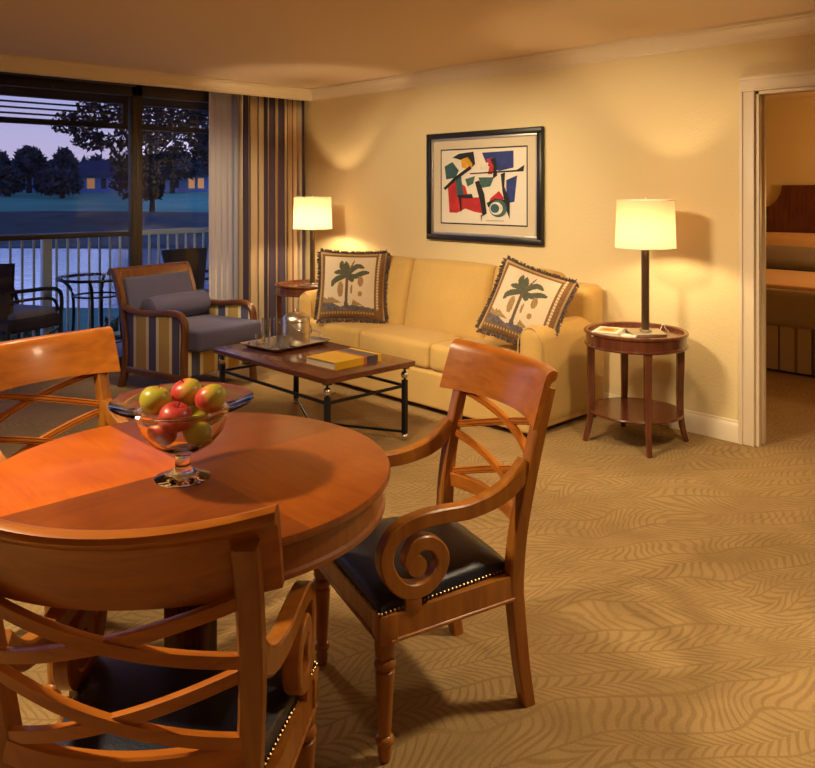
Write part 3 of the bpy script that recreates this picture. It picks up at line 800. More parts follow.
l2 = dup(l1, (4.235, 5.645, .632), .55, 'lit table lamp with dark column on the side table by the drape', 'table lamps with drum shades')
b = newbm(); tube(b, catmull([(4.27, 2.37, .637), (4.31, 2.36, .65), (4.33, 2.35, .685), (4.34, 2.34, .66), (4.36, 2.33, .638)], 5), .003, 6); tag(link('lamp_cord', b, 'plastic'), 'thin looped pale lamp cord behind the lamp by the doorway', 'cord')
# paperback on the right table
def make_book(name, label, cat, loc, rz, w, d, h, cover):
    t = thing(name, label, cat, loc, rz)
    b = newbm(); box(b, -w/2+.003, w/2-.003, -d/2+.003, d/2-.003, .003, h-.003); link('pages', b, 'pages', t)
    b = newbm(); box(b, -w/2, w/2, -d/2, d/2, 0, .003, .001); box(b, -w/2, w/2, -d/2, d/2, h-.003, h, .001); box(b, -w/2, -w/2+.003, -d/2, d/2, 0, h, .001)
    return t, b
t, b = make_book('book', 'small cream book with yellow cover panel on the round side table by the doorway', 'book', (4.055, 2.545, .632), 1.9, .15, .21, .028, None)
box(b, -.05, .05, -.06, .06, .028, .0286, mi=1); box(b, -.028, .03, -.035, .03, .0286, .029, mi=2); link('cover', b, ['paper', 'yellow', 'orange_band'], t)
t = tag(link('notepad', (lambda b: (box(b, -.045, .045, -.06, .06, 0, .010, .002), b)[1])(newbm()), 'paper'), 'small white notepad beside the lamp base on the side table', 'notepad')
t.location = (4.075, 2.44, .632); t.rotation_euler = (0, 0, .3)

# ------------------------------------------------------------------ framed picture
t = thing('framed_picture', 'framed abstract print with black frame and cream mat above the sofa', 'picture', (WX, 3.985, 1.505))
# local: picture plane YZ, faces -X ; half sizes
HW, HH = .575, .424
def fr(b, hw, hh, w, x0, x1, bev=.003):
    box(b, x0, x1, -hw, hw, hh-w, hh, bev); box(b, x0, x1, -hw, hw, -hh, -hh+w, bev); box(b, x0, x1, -hw, -hw+w, -hh+w, hh-w, bev); box(b, x0, x1, hw-w, hw, -hh+w, hh-w, bev)
b = newbm(); fr(b, HW, HH, .042, -.045, -.004, .006); link('outer_frame', b, 'black', t)
b = newbm(); fr(b, HW-.042, HH-.042, .02, -.030, -.006); link('inner_frame', b, 'silverleaf', t)
b = newbm(); box(b, -.018, -.008, -HW+.06, HW-.06, -HH+.06, HH-.06); link('mat_board', b, 'matboard', t)
cols = {'k': (.012, .012, .018), 'r': (.52, .022, .025), 'b': (.02, .04, .2), 'y': (.72, .36, .02), 'g': (.05, .13, .11), 't': (.03, .10, .12), 'w': (.8, .74, .62)}
art = ['paper', 'black']+[plain('ink_'+k, c, .7, var=.25, vscale=20) for k, c in cols.items()]; ci = {k: i+2 for i, k in enumerate(cols)}
b = newbm(); AW, AH = .425, .285; lay = [-.0185]
def poly(pts, mi):
    lay[0] -= .00025
    vs = [b.verts.new((lay[0], -(px*2-1)*AW, (1-py*2)*AH)) for px, py in pts]; f = b.faces.new(vs); f.material_index = mi
poly([(-.012, -.018), (1.012, -.018), (1.012, 1.018), (-.012, 1.018)], 1); poly([(0, 0), (1, 0), (1, 1), (0, 1)], 0)
# px,py fractions inside the print
P = lambda k, *pts: poly(pts, ci[k])
P('r', (.08, .46), (.2, .42), (.3, .5), (.34, .66), (.48, .64), (.5, .86), (.4, .84), (.3, .8), (.2, .86), (.1, .86))
P('b', (.5, .05), (.86, .04), (.86, .26), (.7, .3), (.56, .22))
P('b', (.78, .42), (.9, .36), (.87, .70), (.78, .72))
P('t', (.04, .22), (.14, .16), (.22, .28), (.18, .38), (.06, .4))
P('k', (.14, .1), (.22, .05), (.4, .03), (.42, .2), (.34, .28), (.3, .16), (.2, .12))
P('y', (.25, .13), (.33, .1), (.39, .2), (.36, .28), (.26, .24))
P('w', (.48, .2), (.58, .18), (.56, .3), (.48, .34))
P('r', (.55, .14), (.62, .12), (.66, .22), (.62, .34), (.57, .34), (.59, .22))
P('g', (.46, .38), (.64, .38), (.6, .5), (.5, .52))
P('t', (.18, .36), (.25, .36), (.28, .62), (.2, .64))
P('g', (.3, .4), (.42, .36), (.4, .46), (.33, .5))
P('r', (.6, .66), (.7, .56), (.76, .66), (.7, .72), (.58, .74))
P('k', (.03, .52), (.16, .38), (.36, .22), (.38, .26), (.2, .4), (.05, .55))
P('k', (.2, .62), (.38, .6), (.4, .66), (.22, .66))
P('k', (.42, .44), (.47, .42), (.53, .6), (.56, .86), (.51, .9), (.48, .7))
P('k', (.6, .14), (.66, .12), (.68, .36), (.63, .4), (.64, .24))
P('k', (.72, .34), (.77, .32), (.76, .5), (.82, .7), (.82, .92), (.78, .8), (.74, .56))
P('k', (.36, .32), (.9, .29), (.98, .23), (.97, .31), (.36, .335))
P('k', (.56, .72), (.66, .66), (.8, .68), (.8, .73), (.66, .71), (.58, .78))
for rx, ry, k, dx in ((.1, .115, 'g', 0), (.075, .085, 'w', -.02), (.05, .06, 't', -.035)):
    P(k, *[(.69+dx+rx*math.cos(a*PI/12), .79+ry*math.sin(a*PI/12)) for a in range(24)])
P('k', (.22, .64), (.25, .64), (.26, .84), (.245, .84)); P('k', (.49, .88), (.505, .88), (.5, .98))
P('k', (.55, .952), (.76, .95), (.76, .955), (.55, .957))
link('print', b, art, t, smooth=False)
for o in t.children: pass

# ------------------------------------------------------------------ coffee table and what stands on it
CX0, CX1, CY0, CY1, CZ = 2.605, 3.27, 3.355, 4.53, .470
t = thing('coffee_table', 'low coffee table with mahogany top and black iron legs with silver balls', 'coffee table', ((CX0+CX1)/2, (CY0+CY1)/2, 0))
hx, hy = (CX1-CX0)/2, (CY1-CY0)/2
b = newbm(); box(b, -hx, hx, -hy, hy, CZ-.032, CZ, .004); link('tabletop', b, 'mahogany_x', t)
lx, ly = hx-.045, hy-.045
b = newbm()
for s in (-1, 1):
    box(b, -lx, lx, s*ly-.006, s*ly+.006, .315, .331); box(b, s*lx-.006, s*lx+.006, -ly, ly, .315, .331)
link('upper_rail', b, 'iron', t)
b = newbm()
for s in (-1, 1): sweep(b, [(-lx, -s*ly, .052), (lx, s*ly, .052)], rect(.012, .014, .001))
link('cross_stretcher', b, 'iron', t)
for sx in (-1, 1):
    for s in (-1, 1):
        b = newbm(); box(b, sx*lx-.014, sx*lx+.014, s*ly-.014, s*ly+.014, .042, .358, .002); box(b, sx*lx-.02, sx*lx+.02, s*ly-.02, s*ly+.02, CZ-.046, CZ-.032, .002); tube(b, [(sx*lx, s*ly, .35), (sx*lx, s*ly, CZ-.04)], .007, 8); lg = link('leg', b, 'iron', t)
        b = newbm(); ball(b, (sx*lx, s*ly, .387), .0235); link('ball', b, 'nickel', lg)
        b = newbm(); ball(b, (sx*lx, s*ly, .0215), .0215); link('ball_foot', b, 'nickel', lg)
# tray
TRC = (3.0, 4.285); TRR = .10
t = thing('serving_tray', 'silver rectangular tray with handles on the coffee table', 'tray', (*TRC, CZ), TRR)
b = newbm()
def rr(hw, hd, z, r=.03, n=5):
    out = []
    for cx, cy, a0 in ((hw-r, hd-r, 0), (-hw+r, hd-r, 90), (-hw+r, -hd+r, 180), (hw-r, -hd+r, 270)):
        for i in range(n+1):
            a = math.radians(a0+90*i/n); out.append(V((cx+r*math.cos(a), cy+r*math.sin(a), z)))
    return out
rings(b, [rr(.205, .155, 0), rr(.222, .172, .008), rr(.235, .185, .024), rr(.239, .189, .024), rr(.232, .182, .018), rr(.208, .158, .006)]); link('tray_body', b, 'silver', t)
for s in (-1, 1):
    b = newbm(); tube(b, catmull([(s*.236, -.07, .022), (s*.252, -.06, .045), (s*.256, -.02, .056), (s*.256, .02, .056), (s*.252, .06, .045), (s*.236, .07, .022)], 6), .005, 8); link('handle', b, 'silver', t)
zt = CZ+.0065
t = thing('ice_bucket', 'brushed steel ice bucket with domed lid on the tray', 'ice bucket', (3.045, 4.235, zt), .4)
b = newbm(); lathe(b, [(0, 0), (.083, 0), (.088, .004), (.090, .02), (.090, .145), (.088, .148)], 48); link('bucket_body', b, 'steel', t)
b = newbm(); lathe(b, [(.0915, .148), (.0915, .153), (.086, .172), (.070, .190), (.045, .2), (.0, .203)], 48); ld = link('lid', b, 'steel', t)
b = newbm(); lathe(b, [(.006, .201), (.006, .209), (.011, .214), (.012, .220), (.008, .227), (.0, .229)], 20); link('lid_knob', b, 'steel', ld)
b = newbm(); tube(b, catmull([(-.088, -.02, .135), (-.07, -.07, .10), (-.02, -.098, .07), (.03, -.096, .075), (.075, -.065, .11), (.09, -.02, .135)], 6), .004, 8); link('handle', b, 'steel', t)
def glass(name, label, x, y, r0, r1, h, group):
    b = newbm(); lathe(b, [(.001, 0), (r0, 0), (r0+.001, .004), (r1, h-.001), (r1-.001, h), (r1-.002, h-.001), (r0-.002, .012), (.001, .009)], 32, caps=False)
    o = link(name, b, 'tumbler', angle=50); o.location = (x, y, zt); return tag(o, label, 'glass', group)
glass('highball_glass', 'tall clear highball glass at the left of the tray, nearer the armchair', 2.925, 4.40, .026, .029, .165, 'tall glasses on the tray')
glass('highball_glass', 'tall clear highball glass next to the steel ice bucket', 2.965, 4.325, .026, .029, .165, 'tall glasses on the tray')
for i, (x, y) in enumerate(((2.835, 4.33), (2.865, 4.235), (2.90, 4.165), (2.925, 4.215))):
    glass('tumbler', ['short clear tumbler farthest left on the tray', 'short clear tumbler second from left on the tray', 'short clear tumbler at the front corner of the tray', 'short clear tumbler in front of the ice bucket'][i], x, y, .030, .034, .078, 'tumblers on the tray')
t = thing('book', 'large yellow hardcover book with dark photo band on the coffee table', 'book', (2.94, 3.615, CZ), .03)
b = newbm(); box(b, -.174, .174, -.125, .129, .004, .038); link('pages', b, 'pages', t)
b = newbm()
for x0, x1, mi in ((-.178, .035, 0), (.035, .062, 2), (.062, .148, 1), (.148, .178, 0)):
    box(b, x0, x1, -.132, .132, .038, .042, mi=mi); box(b, x0, x1, -.132, -.127, .0, .0379, mi=mi); box(b, x0, x1, -.127, .132, .0, .0038, mi=mi)
link('cover', b, ['yellow', 'photo_band', 'orange_band'], t)

# ------------------------------------------------------------------ armchair
A0 = V((2.563, 5.756, 0)); B0 = V((2.715, 5.11, 0))
fdir = (B0-A0).normalized(); ang = math.atan2(fdir.y, fdir.x)
# local: +y facing, x to the viewer's right of the facing direction is +x ; near side is +x
Wc, Dc = .74, .66
rt = V((fdir.y, -fdir.x, 0))            # right of facing (towards -x world)
org = A0 - rt*(Wc/2)                    # mid of the back feet
t = thing('armchair', 'wood framed armchair with slate cushions and striped sides by the window', 'armchair', org, ang-PI/2)
hw = Wc/2
for s in (-1, 1):
    b = newbm(); sweep(b, catmull([(s*(hw-.025), -.05, 0), (s*(hw-.025), .0, .16), (s*(hw-.025), .01, .34), (s*(hw-.025), -.02, .55), (s*(hw-.025), -.085, .76), (s*(hw-.025), -.125, .845), (s*(hw-.025), -.146, .862)], 6), rect(.05, .055, .008), side=(1, 0, 0)); link('back_post', b, 'walnut', t)
    b = newbm(); sweep(b, catmull([(s*(hw-.03), -.02, .60), (s*(hw-.03), .10, .575), (s*(hw-.03), .30, .575), (s*(hw-.03), .48, .595), (s*(hw-.03), .585, .585), (s*(hw-.03), .632, .54), (s*(hw-.03), .642, .46), (s*(hw-.03), .632, .30), (s*(hw-.03), .632, .16), (s*(hw-.03), .642, .0)], 6), rect(.06, .042, .012), side=(1, 0, 0)); link('arm', b, 'walnut', t)
    b = newbm(); box(b, s*(hw-.03)-.014, s*(hw-.03)+.014, .02, .615, .16, .57, .004)
    link('side_panel', b, 'armstripe', t)
    b = newbm(); box(b, s*(hw-.03)-.022, s*(hw-.03)+.022, .0, .63, .115, .165, .005); link('side_rail', b, 'walnut', t)
b = newbm(); bk = Matrix.Translation((0, -.04, .585)) @ Matrix.Rotation(math.radians(16), 4, 'X')
rbox(b, (0, .018, 0), (hw-.055, .035, .225), .02, puff=(0, .02, 0), mat=bk); link('back_pad', b, 'slate', t)
b = newbm(); box(b, -hw+.04, hw-.04, -.03, .025, -.26, .285, .006, mat=bk); link('back_frame', b, 'walnut', t)
b = newbm(); sweep(b, [(-hw+.002, -.148, .852), (hw-.002, -.148, .852)], [(.0, -.035), (.012, -.034), (.03, -.018), (.034, .0), (.03, .02), (.01, .045), (-.012, .045), (-.016, .02), (-.014, -.02)], side=(0, -.25, 1)); link('top_rail', b, 'walnut', t)
b = newbm(); rbox(b, (0, .35, .235), (hw-.055, .29, .095), .015); link('seat_base', b, 'armstripe_x', t)
b = newbm(); rbox(b, (0, .40, .405), (hw-.052, .36, .075), .03, puff=(0, .008, .015)); link('seat_cushion', b, 'slate', t)
b = newbm(); tube(b, [v+V((0, .40, .465)) for v in rr(hw-.056, .356, 0, .03)], .004, 6, loop=True); link('cushion_piping', b, 'slate', t)
b = newbm(); prof = [(.0, -.285), (.07, -.282), (.092, -.268), (.098, -.18), (.10, 0), (.098, .18), (.092, .268), (.07, .282), (0, .285)]
lathe(b, prof, 28, mat=Matrix.Translation((0, .155, .580)) @ Matrix.Rotation(PI/2, 4, 'Y'))
for v in b.verts: v.co += v.normal*0 + V((0, 0, .004*math.sin(v.co.x*38)))
bo = link('bolster_pillow', b, 'slate'); bo.location = org; bo.rotation_euler = (0, 0, ang-PI/2)
tag(bo, 'round slate bolster pillow lying on the armchair seat', 'pillow')

# ------------------------------------------------------------------ bedroom seen through the doorway
t = thing('bed', 'bed with dark curved headboard and striped skirt in the bedroom', 'bed', (6.6, 2.58, 0))
b = newbm(); hb = [(-1.0, .3), (1.0, .3)]+[(1.0-.25*math.cos(q*PI/16)*1, 1.53-.25*math.sin(q*PI/16)) for q in range(8, -1, -1)]+[(-1.0+.25*math.cos(q*PI/16), 1.53-.25*math.sin(q*PI/16)) for q in range(0, 9)]
prism(b, hb, 2.03, 2.09, mat=Matrix(((0, 0, 1, 0), (1, 0, 0, 0), (0, 1, 0, 0), (0, 0, 0, 1)))); link('headboard', b, 'mahogany', t)
M['skirt'] = striped('skirt_stripe', [(0, (.42, .32, .17)), (.3, (.08, .075, .07)), (.36, (.42, .32, .17)), (.62, (.22, .13, .06)), (.68, (.42, .32, .17)), (.96, (.08, .075, .07))], .40, 'OBJ_Y')
b = newbm(); box(b, .01, 2.02, -.95, .95, .02, .40, .01); link('bed_skirt', b, 'skirt', t)
M['spread'] = fabric('bedspread', (.36, .29, .17), .1, 120)
b = newbm(); rbox(b, (1.0, 0, .525), (1.02, .985, .15), .05, puff=(0, 0, .004)); link('bedspread', b, 'spread', t)
M['sheet'] = fabric('bed_sheet', (.80, .50, .24), .08, 160)  # peach tone holds the warm bedside lamplight, also on the pillows
b = newbm(); rbox(b, (.72, 0, .685), (.66, .99, .02), .018, puff=(0, 0, .006)); th_ = tag(link('bed_throw', b, 'sheet'), 'peach blanket over the foot of the bed, lamplight put into its colour', 'blanket'); th_.location = (6.6, 2.58, 0)
M['sham'] = fabric('pillow_sham', (.30, .25, .20), .1, 160)
for y, lb in ((.50, 'peach bed pillow at the left of the headboard'), (-.45, 'peach bed pillow at the right of the headboard')):
    b = newbm(); rbox(b, (0, 0, 0), (.09, .45, .17), .08, puff=(.03, .02, .01)); o = link('bed_pillow', b, 'sheet'); o.location = (8.47, 2.58+y, .865); o.rotation_euler = (0, .22, 0); tag(o, lb, 'pillow', 'bed pillows')
    b = newbm(); rbox(b, (0, 0, 0), (.08, .46, .11), .07, puff=(.03, .02, .01)); o = link('bed_sham', b, 'sham'); o.location = (8.24, 2.58+y, .80); o.rotation_euler = (0, .3, 0); tag(o, lb.replace('peach bed pillow at', 'grey brown sham pillow in front of the peach one at'), 'pillow', 'bed shams')

# ------------------------------------------------------------------ balcony
RY = 7.6
b = newbm(); box(b, -3, 8, WY+.08, RY+.15, -.16, -.02); struct('floor_balcony', b, 'deck')
b = newbm(); box(b, -3, 8, WY+.08, RY+.12, 2.44, 2.56); struct('ceiling_balcony', b, 'beam')
t = thing('balcony_header', 'dark slatted wooden screen along the top of the balcony', 'slatted screen', (2.5, RY, 2.08))
b = newbm(); box(b, -5.5, 5.5, -.04, .04, .0, .05); link('lower_beam', b, 'beam', t)
b = newbm(); box(b, -5.5, 5.5, -.05, .05, .245, .37); link('upper_beam', b, 'beam', t)
for z in (.083, .135, .187):
    b = newbm(); box(b, -5.5, 5.5, -.012, .012, z, z+.016); link('slat', b, 'beam', t)
for x in (-5.4, -2.7, .9, 3.6, 5.4):
    b = newbm(); box(b, x-.03, x+.03, -.03, .03, 0, .3); link('upright', b, 'beam', t)
t = thing('balcony_railing', 'pale metal balcony railing with vertical balusters above the water', 'railing', (2.5, RY, -.02))
b = newbm(); box(b, -5.5, 5.5, -.03, .03, 1.05, 1.10, .006); link('top_rail', b, 'rail', t)
b = newbm(); box(b, -5.5, 5.5, -.015, .015, .08, .11); link('bottom_rail', b, 'rail', t)
for x in (-4.2, -2.3, .155, 2.45, 4.8):
    b = newbm(); box(b, x-.04, x+.04, -.04, .04, 0, 1.06, .004); link('post', b, 'rail', t)
pb = None
for i in range(92):
    x = -4.6+i*.101
    if min(abs(x-q) for q in (-4.2, -2.3, .155, 2.45, 4.8)) < .05: continue
    if pb is None:
        b = newbm(); box(b, -.009, .009, -.009, .009, .10, 1.06); pb = link('baluster', b, 'rail', t); pb.location = (x, 0, 0)
    else:
        c = pb.copy(); C.objects.link(c); c.parent = t; c.location = (x, 0, 0)
# patio table
t = thing('patio_table', 'round glass topped dark metal table on the balcony', 'table', (2.93, 7.12, -.02))
b = newbm(); lathe(b, [(0, .722), (.34, .722), (.345, .728), (.34, .734), (0, .734)], 48); link('glass_top', b, 'pane', t)
b = newbm(); tube(b, [(.335*math.cos(a*PI/20), .335*math.sin(a*PI/20), .708) for a in range(40)], .013, 8, loop=True); tube(b, [(.2*math.cos(a*PI/20), .2*math.sin(a*PI/20), .55) for a in range(40)], .009, 6, loop=True); tube(b, [(.23*math.cos(a*PI/20), .23*math.sin(a*PI/20), .14) for a in range(40)], .009, 6, loop=True); link('ring', b, 'iron', t)
for k in range(4):
    a = PI/4+k*PI/2+.2; dv = V((math.cos(a), math.sin(a), 0)); b = newbm()
    tube(b, catmull([dv*.32+V((0, 0, .71)), dv*.22+V((0, 0, .6)), dv*.20+V((0, 0, .4)), dv*.22+V((0, 0, .15)), dv*.29+V((0, 0, .0))], 5), .014, 8); link('leg', b, 'iron', t)
# wicker chairs
def make_patio(label, loc, rz, g='wicker patio chairs'):
    t = thing('patio_chair', label, 'chair', loc, rz, g)
    b = newbm(); rbox(b, (0, 0, .375), (.26, .25, .055), .03); link('seat_base', b, 'wicker', t)
    b = newbm(); rbox(b, (0, .01, .452), (.235, .23, .032), .025, puff=(0, 0, .01)); link('seat_cushion', b, 'outcushion', t)
    b = newbm(); rs = []
    for j in range(10):
        z = .42+.48*j/9; wv = .17+.09*(j/9); row = []
        for i in range(13):
            u = -1+2*i/12; row.append((u*wv, -.26-.06*(j/9)+.07*u*u, z))
        rs.append([V(p)+V((0, .014, 0)) for p in row]+[V(p)-V((0, .014, 0)) for p in row[::-1]])
    rings(b, rs); link('backrest', b, 'wicker', t)
    for s in (-1, 1):
        b = newbm(); tube(b, catmull([(s*.2, -.27, .66), (s*.27, -.12, .665), (s*.285, .1, .66), (s*.28, .21, .62), (s*.265, .245, .52), (s*.25, .25, .38), (s*.25, .26, 0)], 5), .017, 8); tube(b, catmull([(s*.21, -.26, .58), (s*.27, .0, .585), (s*.27, .15, .56), (s*.255, .22, .46)], 5), .013, 8); link('arm', b, 'wicker', t)
        b = newbm(); tube(b, [(s*.21, -.25, .4), (s*.23, -.3, 0)], .017, 8); link('back_leg', b, 'wicker', t)
        b = newbm(); tube(b, [(s*.24, .25, .3), (s*.22, -.27, .12)], .010, 6); link('brace', b, 'wicker', t)
    return t
pc = make_patio('dark wicker patio chair with grey cushion at the left edge of the window', (2.27, 7.22, -.02), -1.15)
pc2 = dup(pc, (3.96, 7.16, -.02), 3.2, 'dark wicker patio chair behind the armchair, right of the glass table', 'wicker patio chairs')

# ------------------------------------------------------------------ grounds beyond
def out(l, d): return (.7231*l+.6908*d, -.6908*l+.7231*d)       # l metres to the right, d metres ahead of the room
def strip(b, rows, lmin, lmax, n=24, amp=0.):
    g = []
    for d, z in rows:
        r = []
        for i in range(n+1):
            l = (lmin+(lmax-lmin)*i/n)*(.4+d/60); x, y = out(l, d); r.append(b.verts.new((x, y, z+amp*noise.noise((l*.12, d*.12, 0)))))
        g.append(r)
    for i in range(len(g)-1):
        for j in range(n): b.faces.new((g[i][j], g[i][j+1], g[i+1][j+1], g[i+1][j]))
b = newbm(); strip(b, [(9.5, -.9), (12, -1.0), (17, -1.25), (20.2, -1.5), (20.6, -2.2)], -60, 20, amp=.12)
o = struct('ground_near', b, 'lawn')
M['bank'] = plain('bank_grass', (.05, .075, .06), .95, var=.5, vscale=.5)
M['green'] = plain('mown_green', (.13, .42, .24), .95, var=.25, vscale=.2)
b = newbm(); strip(b, [(41.6, -2.2), (42, -1.45), (46, -1.05), (55, -.5), (62, -.08)], -70, 40, amp=.25); struct('ground_bank', b, 'bank')
b = newbm(); strip(b, [(62, -.08), (70, .4), (80, .9), (95, 1.35), (120, 1.7)], -70, 40, amp=.25); struct('ground_lawn', b, 'green')
b = newbm(); strip(b, [(120, 1.7), (260, 2.0)], -70, 40, amp=.25); struct('ground_far', b, 'lawn')
m, nt, bs = new_mat('canal_water'); bs.inputs['Base Color'].default_value = (.30, .40, .58, 1); bs.inputs['Roughness'].default_value = .22; bs.inputs['Metallic'].default_value = .85; M['water'] = m
tc = N(nt, 'ShaderNodeTexCoord'); nn = N(nt, 'ShaderNodeTexNoise'); nn.inputs['Scale'].default_value = 1.5; L(nt, tc.outputs['Object'], nn.inputs['Vector']); bpn = N(nt, 'ShaderNodeBump'); bpn.inputs['Strength'].default_value = .35; bpn.inputs['Distance'].default_value = .1; L(nt, nn.outputs['Fac'], bpn.inputs['Height']); L(nt, bpn.outputs['Normal'], bs.inputs['Normal'])
bs.inputs['Base Color'].default_value = (.88, 1, 1, 1)
b = newbm(); strip(b, [(19.5, -1.55), (30, -1.55), (43, -1.55)], -60, 30)
struct('pond_water', b, 'water')

def crown_leaves(b, blobs, count, size, rnd):
    tot = sum(r[3]*r[4]*r[5] for r in blobs)**1
    ws = [(r[3]*r[4]*r[5])**.67 for r in blobs]; sw = sum(ws)
    for (cx, cy, cz, rx, ry, rz), w in zip(blobs, ws):
        for _ in range(int(count*w/sw)):
            while True:
                p = V((rnd.uniform(-1, 1), rnd.uniform(-1, 1), rnd.uniform(-1, 1)))
                if .25 < p.length < 1: break
            q = V((cx+p.x*rx, cy+p.y*ry, cz+p.z*rz)); s = size*rnd.uniform(.6, 1.3)
            a = V((rnd.uniform(-1, 1), rnd.uniform(-1, 1), rnd.uniform(-1, 1))).normalized(); c = a.orthogonal().normalized(); 
            c = (c*math.cos(5*rnd.random())+a.cross(c)*math.sin(5*rnd.random())).normalized()
            vs = [b.verts.new(q+a*s), b.verts.new(q+c*s*.4), b.verts.new(q-a*s), b.verts.new(q-c*s*.4)]; b.faces.new(vs)
def tree(label, l, d, z0, h, blobs, count, size, seed, mat='leaf', group='trees across the water', tw=.25, name='tree', cat='tree'):
    x, y = out(l, d); t = thing(name, label, cat, (x, y, z0), -.7626, group); rnd = random.Random(seed)
    b = newbm(); tube(b, catmull([(0, 0, -.3), (.1*tw, 0, h*.3), (-.3*tw, .1, h*.6), (0, 0, h)], 5), tw, 8, taper=lambda u: 1-.65*u)
    for cx, cy, cz, rx, ry, rz in blobs[:7]: tube(b, catmull([(0, 0, h*.35), (cx*.45, cy*.45, (h*.5+cz)*.5), (cx*.9, cy*.9, cz)], 4), tw*.35, 6, taper=lambda u: 1-.6*u)
    link('trunk', b, 'bark', t)
    b = newbm(); crown_leaves(b, blobs, count, size, rnd); link('foliage', b, mat, t, smooth=False)
    return t
# big spreading tree on the far bank
big = [(-4.3, 0, 6.7, 2.1, 1.6, .9), (-2.8, 0, 5.4, 1.9, 1.6, .7), (-1.6, 0, 8.0, 2.6, 2, 1.6), (1.0, 0, 8.8, 3, 2.2, 1.9), (.6, 0, 6.2, 2.2, 2, 1.4), (3.4, 0, 8.2, 2.4, 2, 2.0), (5.2, 0, 7.3, 1.9, 2, 2.2), (3.0, 0, 5.4, 2.5, 2, 1.5), (-.6, .5, 3.9, 1.6, 1.2, 1.8), (5.6, .3, 4.6, 1.7, 1.5, 1.6), (-.4, .2, 2.2, 1.5, 1.2, 1.2), (1.6, 0, 3.6, 1.5, 1.2, 1.2)]
tree('largest dark tree spreading across both window panes', -19.8, 58, -.3, 6.5, big, 7000, .27, 11, tw=.3)
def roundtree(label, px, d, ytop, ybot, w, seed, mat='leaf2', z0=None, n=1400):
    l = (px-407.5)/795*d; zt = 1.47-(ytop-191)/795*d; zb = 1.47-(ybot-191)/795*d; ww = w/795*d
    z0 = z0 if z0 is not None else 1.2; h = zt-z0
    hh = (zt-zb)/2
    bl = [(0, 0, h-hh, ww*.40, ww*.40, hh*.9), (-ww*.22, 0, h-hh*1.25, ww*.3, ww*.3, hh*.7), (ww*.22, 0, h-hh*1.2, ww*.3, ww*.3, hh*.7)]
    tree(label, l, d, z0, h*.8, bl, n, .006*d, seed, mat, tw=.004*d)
roundtree('round-headed tree rising above the tree line at the left', 29, 90, 145, 178, 30, 1)
roundtree('dark tree at the far left edge of the window', -2, 85, 148, 190, 26, 2)
roundtree('small round tree left of the largest tree', 64, 88, 147, 180, 24, 3)
roundtree('low spreading tree on the lawn below the sky gap', 62, 78, 166, 194, 38, 4, z0=.75)
roundtree('low dark bush left of the white house', 8, 80, 166, 194, 30, 5, z0=.8)
roundtree('low dark bush between the far houses', 47, 84, 168, 193, 22, 6, z0=.9)
roundtree('broad dark tree behind the narrow right window pane', 172, 92, 150, 180, 60, 7, z0=1.3, n=1300)
roundtree('dark tree just left of the sheer curtain', 216, 82, 125, 178, 40, 8, z0=.9, n=700)
roundtree('dark shrub at the foot of the largest tree', 152, 62, 168, 200, 22, 9, 'leaf', z0=-.1)
# distant wood as a long low hill of trees
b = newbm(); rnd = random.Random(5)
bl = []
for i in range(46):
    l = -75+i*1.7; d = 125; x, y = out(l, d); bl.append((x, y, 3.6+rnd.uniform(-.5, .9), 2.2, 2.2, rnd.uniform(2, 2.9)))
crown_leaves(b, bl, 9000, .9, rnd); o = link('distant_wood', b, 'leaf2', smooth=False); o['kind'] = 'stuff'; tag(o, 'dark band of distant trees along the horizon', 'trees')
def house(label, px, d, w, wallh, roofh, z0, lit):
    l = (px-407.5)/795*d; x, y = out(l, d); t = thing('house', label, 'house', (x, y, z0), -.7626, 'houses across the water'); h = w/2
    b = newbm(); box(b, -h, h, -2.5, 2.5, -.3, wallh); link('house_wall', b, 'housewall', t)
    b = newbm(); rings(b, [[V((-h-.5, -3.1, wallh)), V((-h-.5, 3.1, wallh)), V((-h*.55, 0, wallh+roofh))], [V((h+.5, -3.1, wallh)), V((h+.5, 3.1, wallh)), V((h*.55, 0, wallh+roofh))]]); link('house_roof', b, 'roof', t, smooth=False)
    for fx, ww, m_ in lit:
        b = newbm(); box(b, fx*h-ww/2, fx*h+ww/2, -2.56, -2.5, .5, 1.7); link('house_window', b, m_, t)
    return t
house('pale house at the left behind the round tree', 22, 98, 4.2, 1.9, 1.9, 1.25, [(.3, .6, 'roof')])
house('pale house with an orange lit window left of the largest tree', 98, 96, 6.0, 1.9, 2.0, 1.25, [(.05, .9, 'litwin'), (.55, .6, 'roof'), (-.6, .7, 'roof')])
house('long pale house behind the right window pane', 186, 98, 8.6, 1.9, 2.0, 1.3, [(-.5, .7, 'roof'), (.32, .7, 'litwin'), (.58, .7, 'litwin'), (-.1, .6, 'roof')])
# hedge plants below the balcony
def shrub(label, l, d, z0, r, seed):
    x, y = out(l, d); t = thing('shrub', label, 'shrub', (x, y, z0), 0, 'shrubs along the near bank'); rnd = random.Random(seed)
    b = newbm()
    for k in range(5): tube(b, catmull([(0, 0, -.3), (rnd.uniform(-.3, .3)*r, rnd.uniform(-.3, .3)*r, r*.5), (rnd.uniform(-.7, .7)*r, rnd.uniform(-.7, .7)*r, r*1.1)], 4), .02, 6)
    link('stem', b, 'bark', t)
    b = newbm(); crown_leaves(b, [(0, 0, r*.8, r, r*.9, r*.8), (-r*.6, 0, r*.6, r*.7, r*.7, r*.6), (r*.6, 0, r*.6, r*.7, r*.7, r*.6)], 900, .09, rnd); link('foliage', b, 'shrubleaf', t, smooth=False)
shrub('leafy shrub beyond the railing behind the right wicker chair', -3.0, 11.2, -1.0, .75, 21)
shrub('leafy shrub beyond the railing left of the glass patio table', -5.6, 11.6, -1.15, .5, 22)
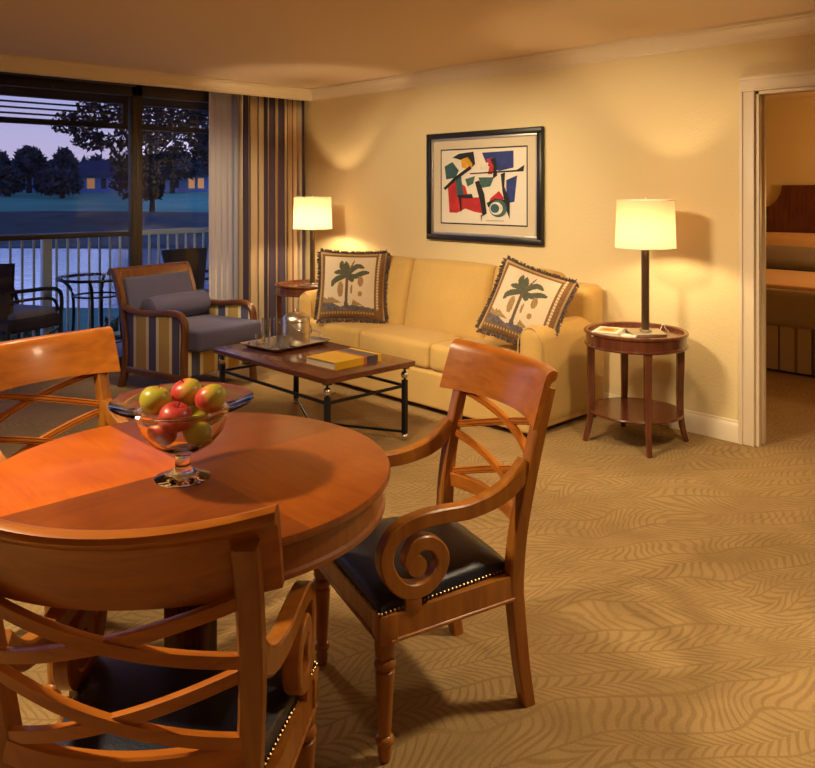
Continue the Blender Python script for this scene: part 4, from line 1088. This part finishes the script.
shrub('leafy shrub beyond the railing at the left window edge', -7.0, 13.5, -1.35, .6, 23)
shrub('leafy shrub beyond the railing under the glass patio table', -4.3, 11.8, -1.15, .45, 24)

# ------------------------------------------------------------------ world, lights, camera
w = bpy.data.worlds.new('dusk'); bpy.context.scene.world = w; w.use_nodes = True; nt = w.node_tree
bg = nt.nodes['Background']; tc = N(nt, 'ShaderNodeTexCoord'); sp = N(nt, 'ShaderNodeSeparateXYZ'); L(nt, tc.outputs['Generated'], sp.inputs[0])
r = ramp(nt, [(0, (.10, .12, .22)), (.46, (.25, .22, .34)), (.5, (.66, .53, .74)), (.53, (.58, .53, .82)), (.58, (.36, .42, .86)), (.75, (.10, .18, .62)), (1, (.04, .09, .40))])
mr = N(nt, 'ShaderNodeMath', operation='MULTIPLY_ADD'); mr.inputs[1].default_value = .5; mr.inputs[2].default_value = .5; L(nt, sp.outputs['Z'], mr.inputs[0]); L(nt, mr.outputs[0], r.inputs['Fac']); L(nt, r.outputs['Color'], bg.inputs['Color']); bg.inputs['Strength'].default_value = 1.4

WARM = (1, .775, .49)
def lamp(name, kind, loc, power, col=WARM, target=None, **k):
    ld = bpy.data.lights.new(name, kind); ld.energy = power; ld.color = col
    for a, v in k.items(): setattr(ld, a, v)
    o = bpy.data.objects.new(name, ld); C.objects.link(o); o.location = loc
    if target is not None: o.rotation_euler = (V(target)-V(loc)).to_track_quat('-Z', 'Y').to_euler()
    return o
lamp('lamp_light', 'POINT', (4.225, 2.405, 1.215), 15, (1, .72, .40), shadow_soft_size=.032)
lamp('lamp_light', 'POINT', (4.235, 5.645, 1.215), 24, (1, .72, .40), shadow_soft_size=.032)
# unseen spots and an area light, added near the ceiling to brighten the room
lamp('added_light', 'SPOT', (-.15, 2.5, 2.40), 315, WARM, (.60, 2.0, .7), spot_size=1.75, spot_blend=.8, shadow_soft_size=.10)
lamp('added_light', 'SPOT', (1.7, 2.6, 2.40), 330, WARM, (4.6, 2.75, .82), spot_size=1.2, spot_blend=.6, shadow_soft_size=.22)
lamp('added_light', 'SPOT', (1.8, 4.2, 2.40), 300, WARM, (4.6, 4.3, .82), spot_size=1.2, spot_blend=.6, shadow_soft_size=.22)
lamp('added_light', 'SPOT', (2.7, 4.7, 2.40), 120, WARM, (3.6, 6.2, .6), spot_size=1.35, spot_blend=.7, shadow_soft_size=.1)
lamp('added_light', 'SPOT', (2.7, .7, 2.42), 260, WARM, (2.8, 1.5, 0), spot_size=2.1, spot_blend=.8, shadow_soft_size=.15)
lamp('added_light', 'SPOT', (1.8, 3.6, 2.42), 120, WARM, (2.2, 3.7, 0), spot_size=2.0, spot_blend=.8, shadow_soft_size=.12)
lamp('added_light', 'AREA', (-.6, -.6, 2.40), 4, WARM, (1.5, 1.8, .6), size=.8)  # soft fill added behind the camera
lamp('bedroom_light', 'POINT', (7.6, 1.3, 1.45), 46, (1, .56, .20), shadow_soft_size=.1)

cam = bpy.data.cameras.new('camera'); co = bpy.data.objects.new('camera', cam); C.objects.link(co)
co.location = (0, 0, 1.47); co.rotation_euler = (PI/2, 0, -math.atan2(759.5, 795))
cam.sensor_width = 36; cam.sensor_fit = 'HORIZONTAL'; cam.lens = 36*795/815; cam.shift_y = -193/815; cam.clip_start = .05; cam.clip_end = 500
sc = bpy.context.scene; sc.camera = co
vs = sc.view_settings; vs.view_transform = 'Standard'; vs.look = 'None'; vs.exposure = 0; vs.gamma = 1; vs.use_curve_mapping = False
sc.cycles.use_denoising = True; sc.cycles.max_bounces = 10; sc.cycles.transparent_max_bounces = 24; sc.cycles.sample_clamp_indirect = 4
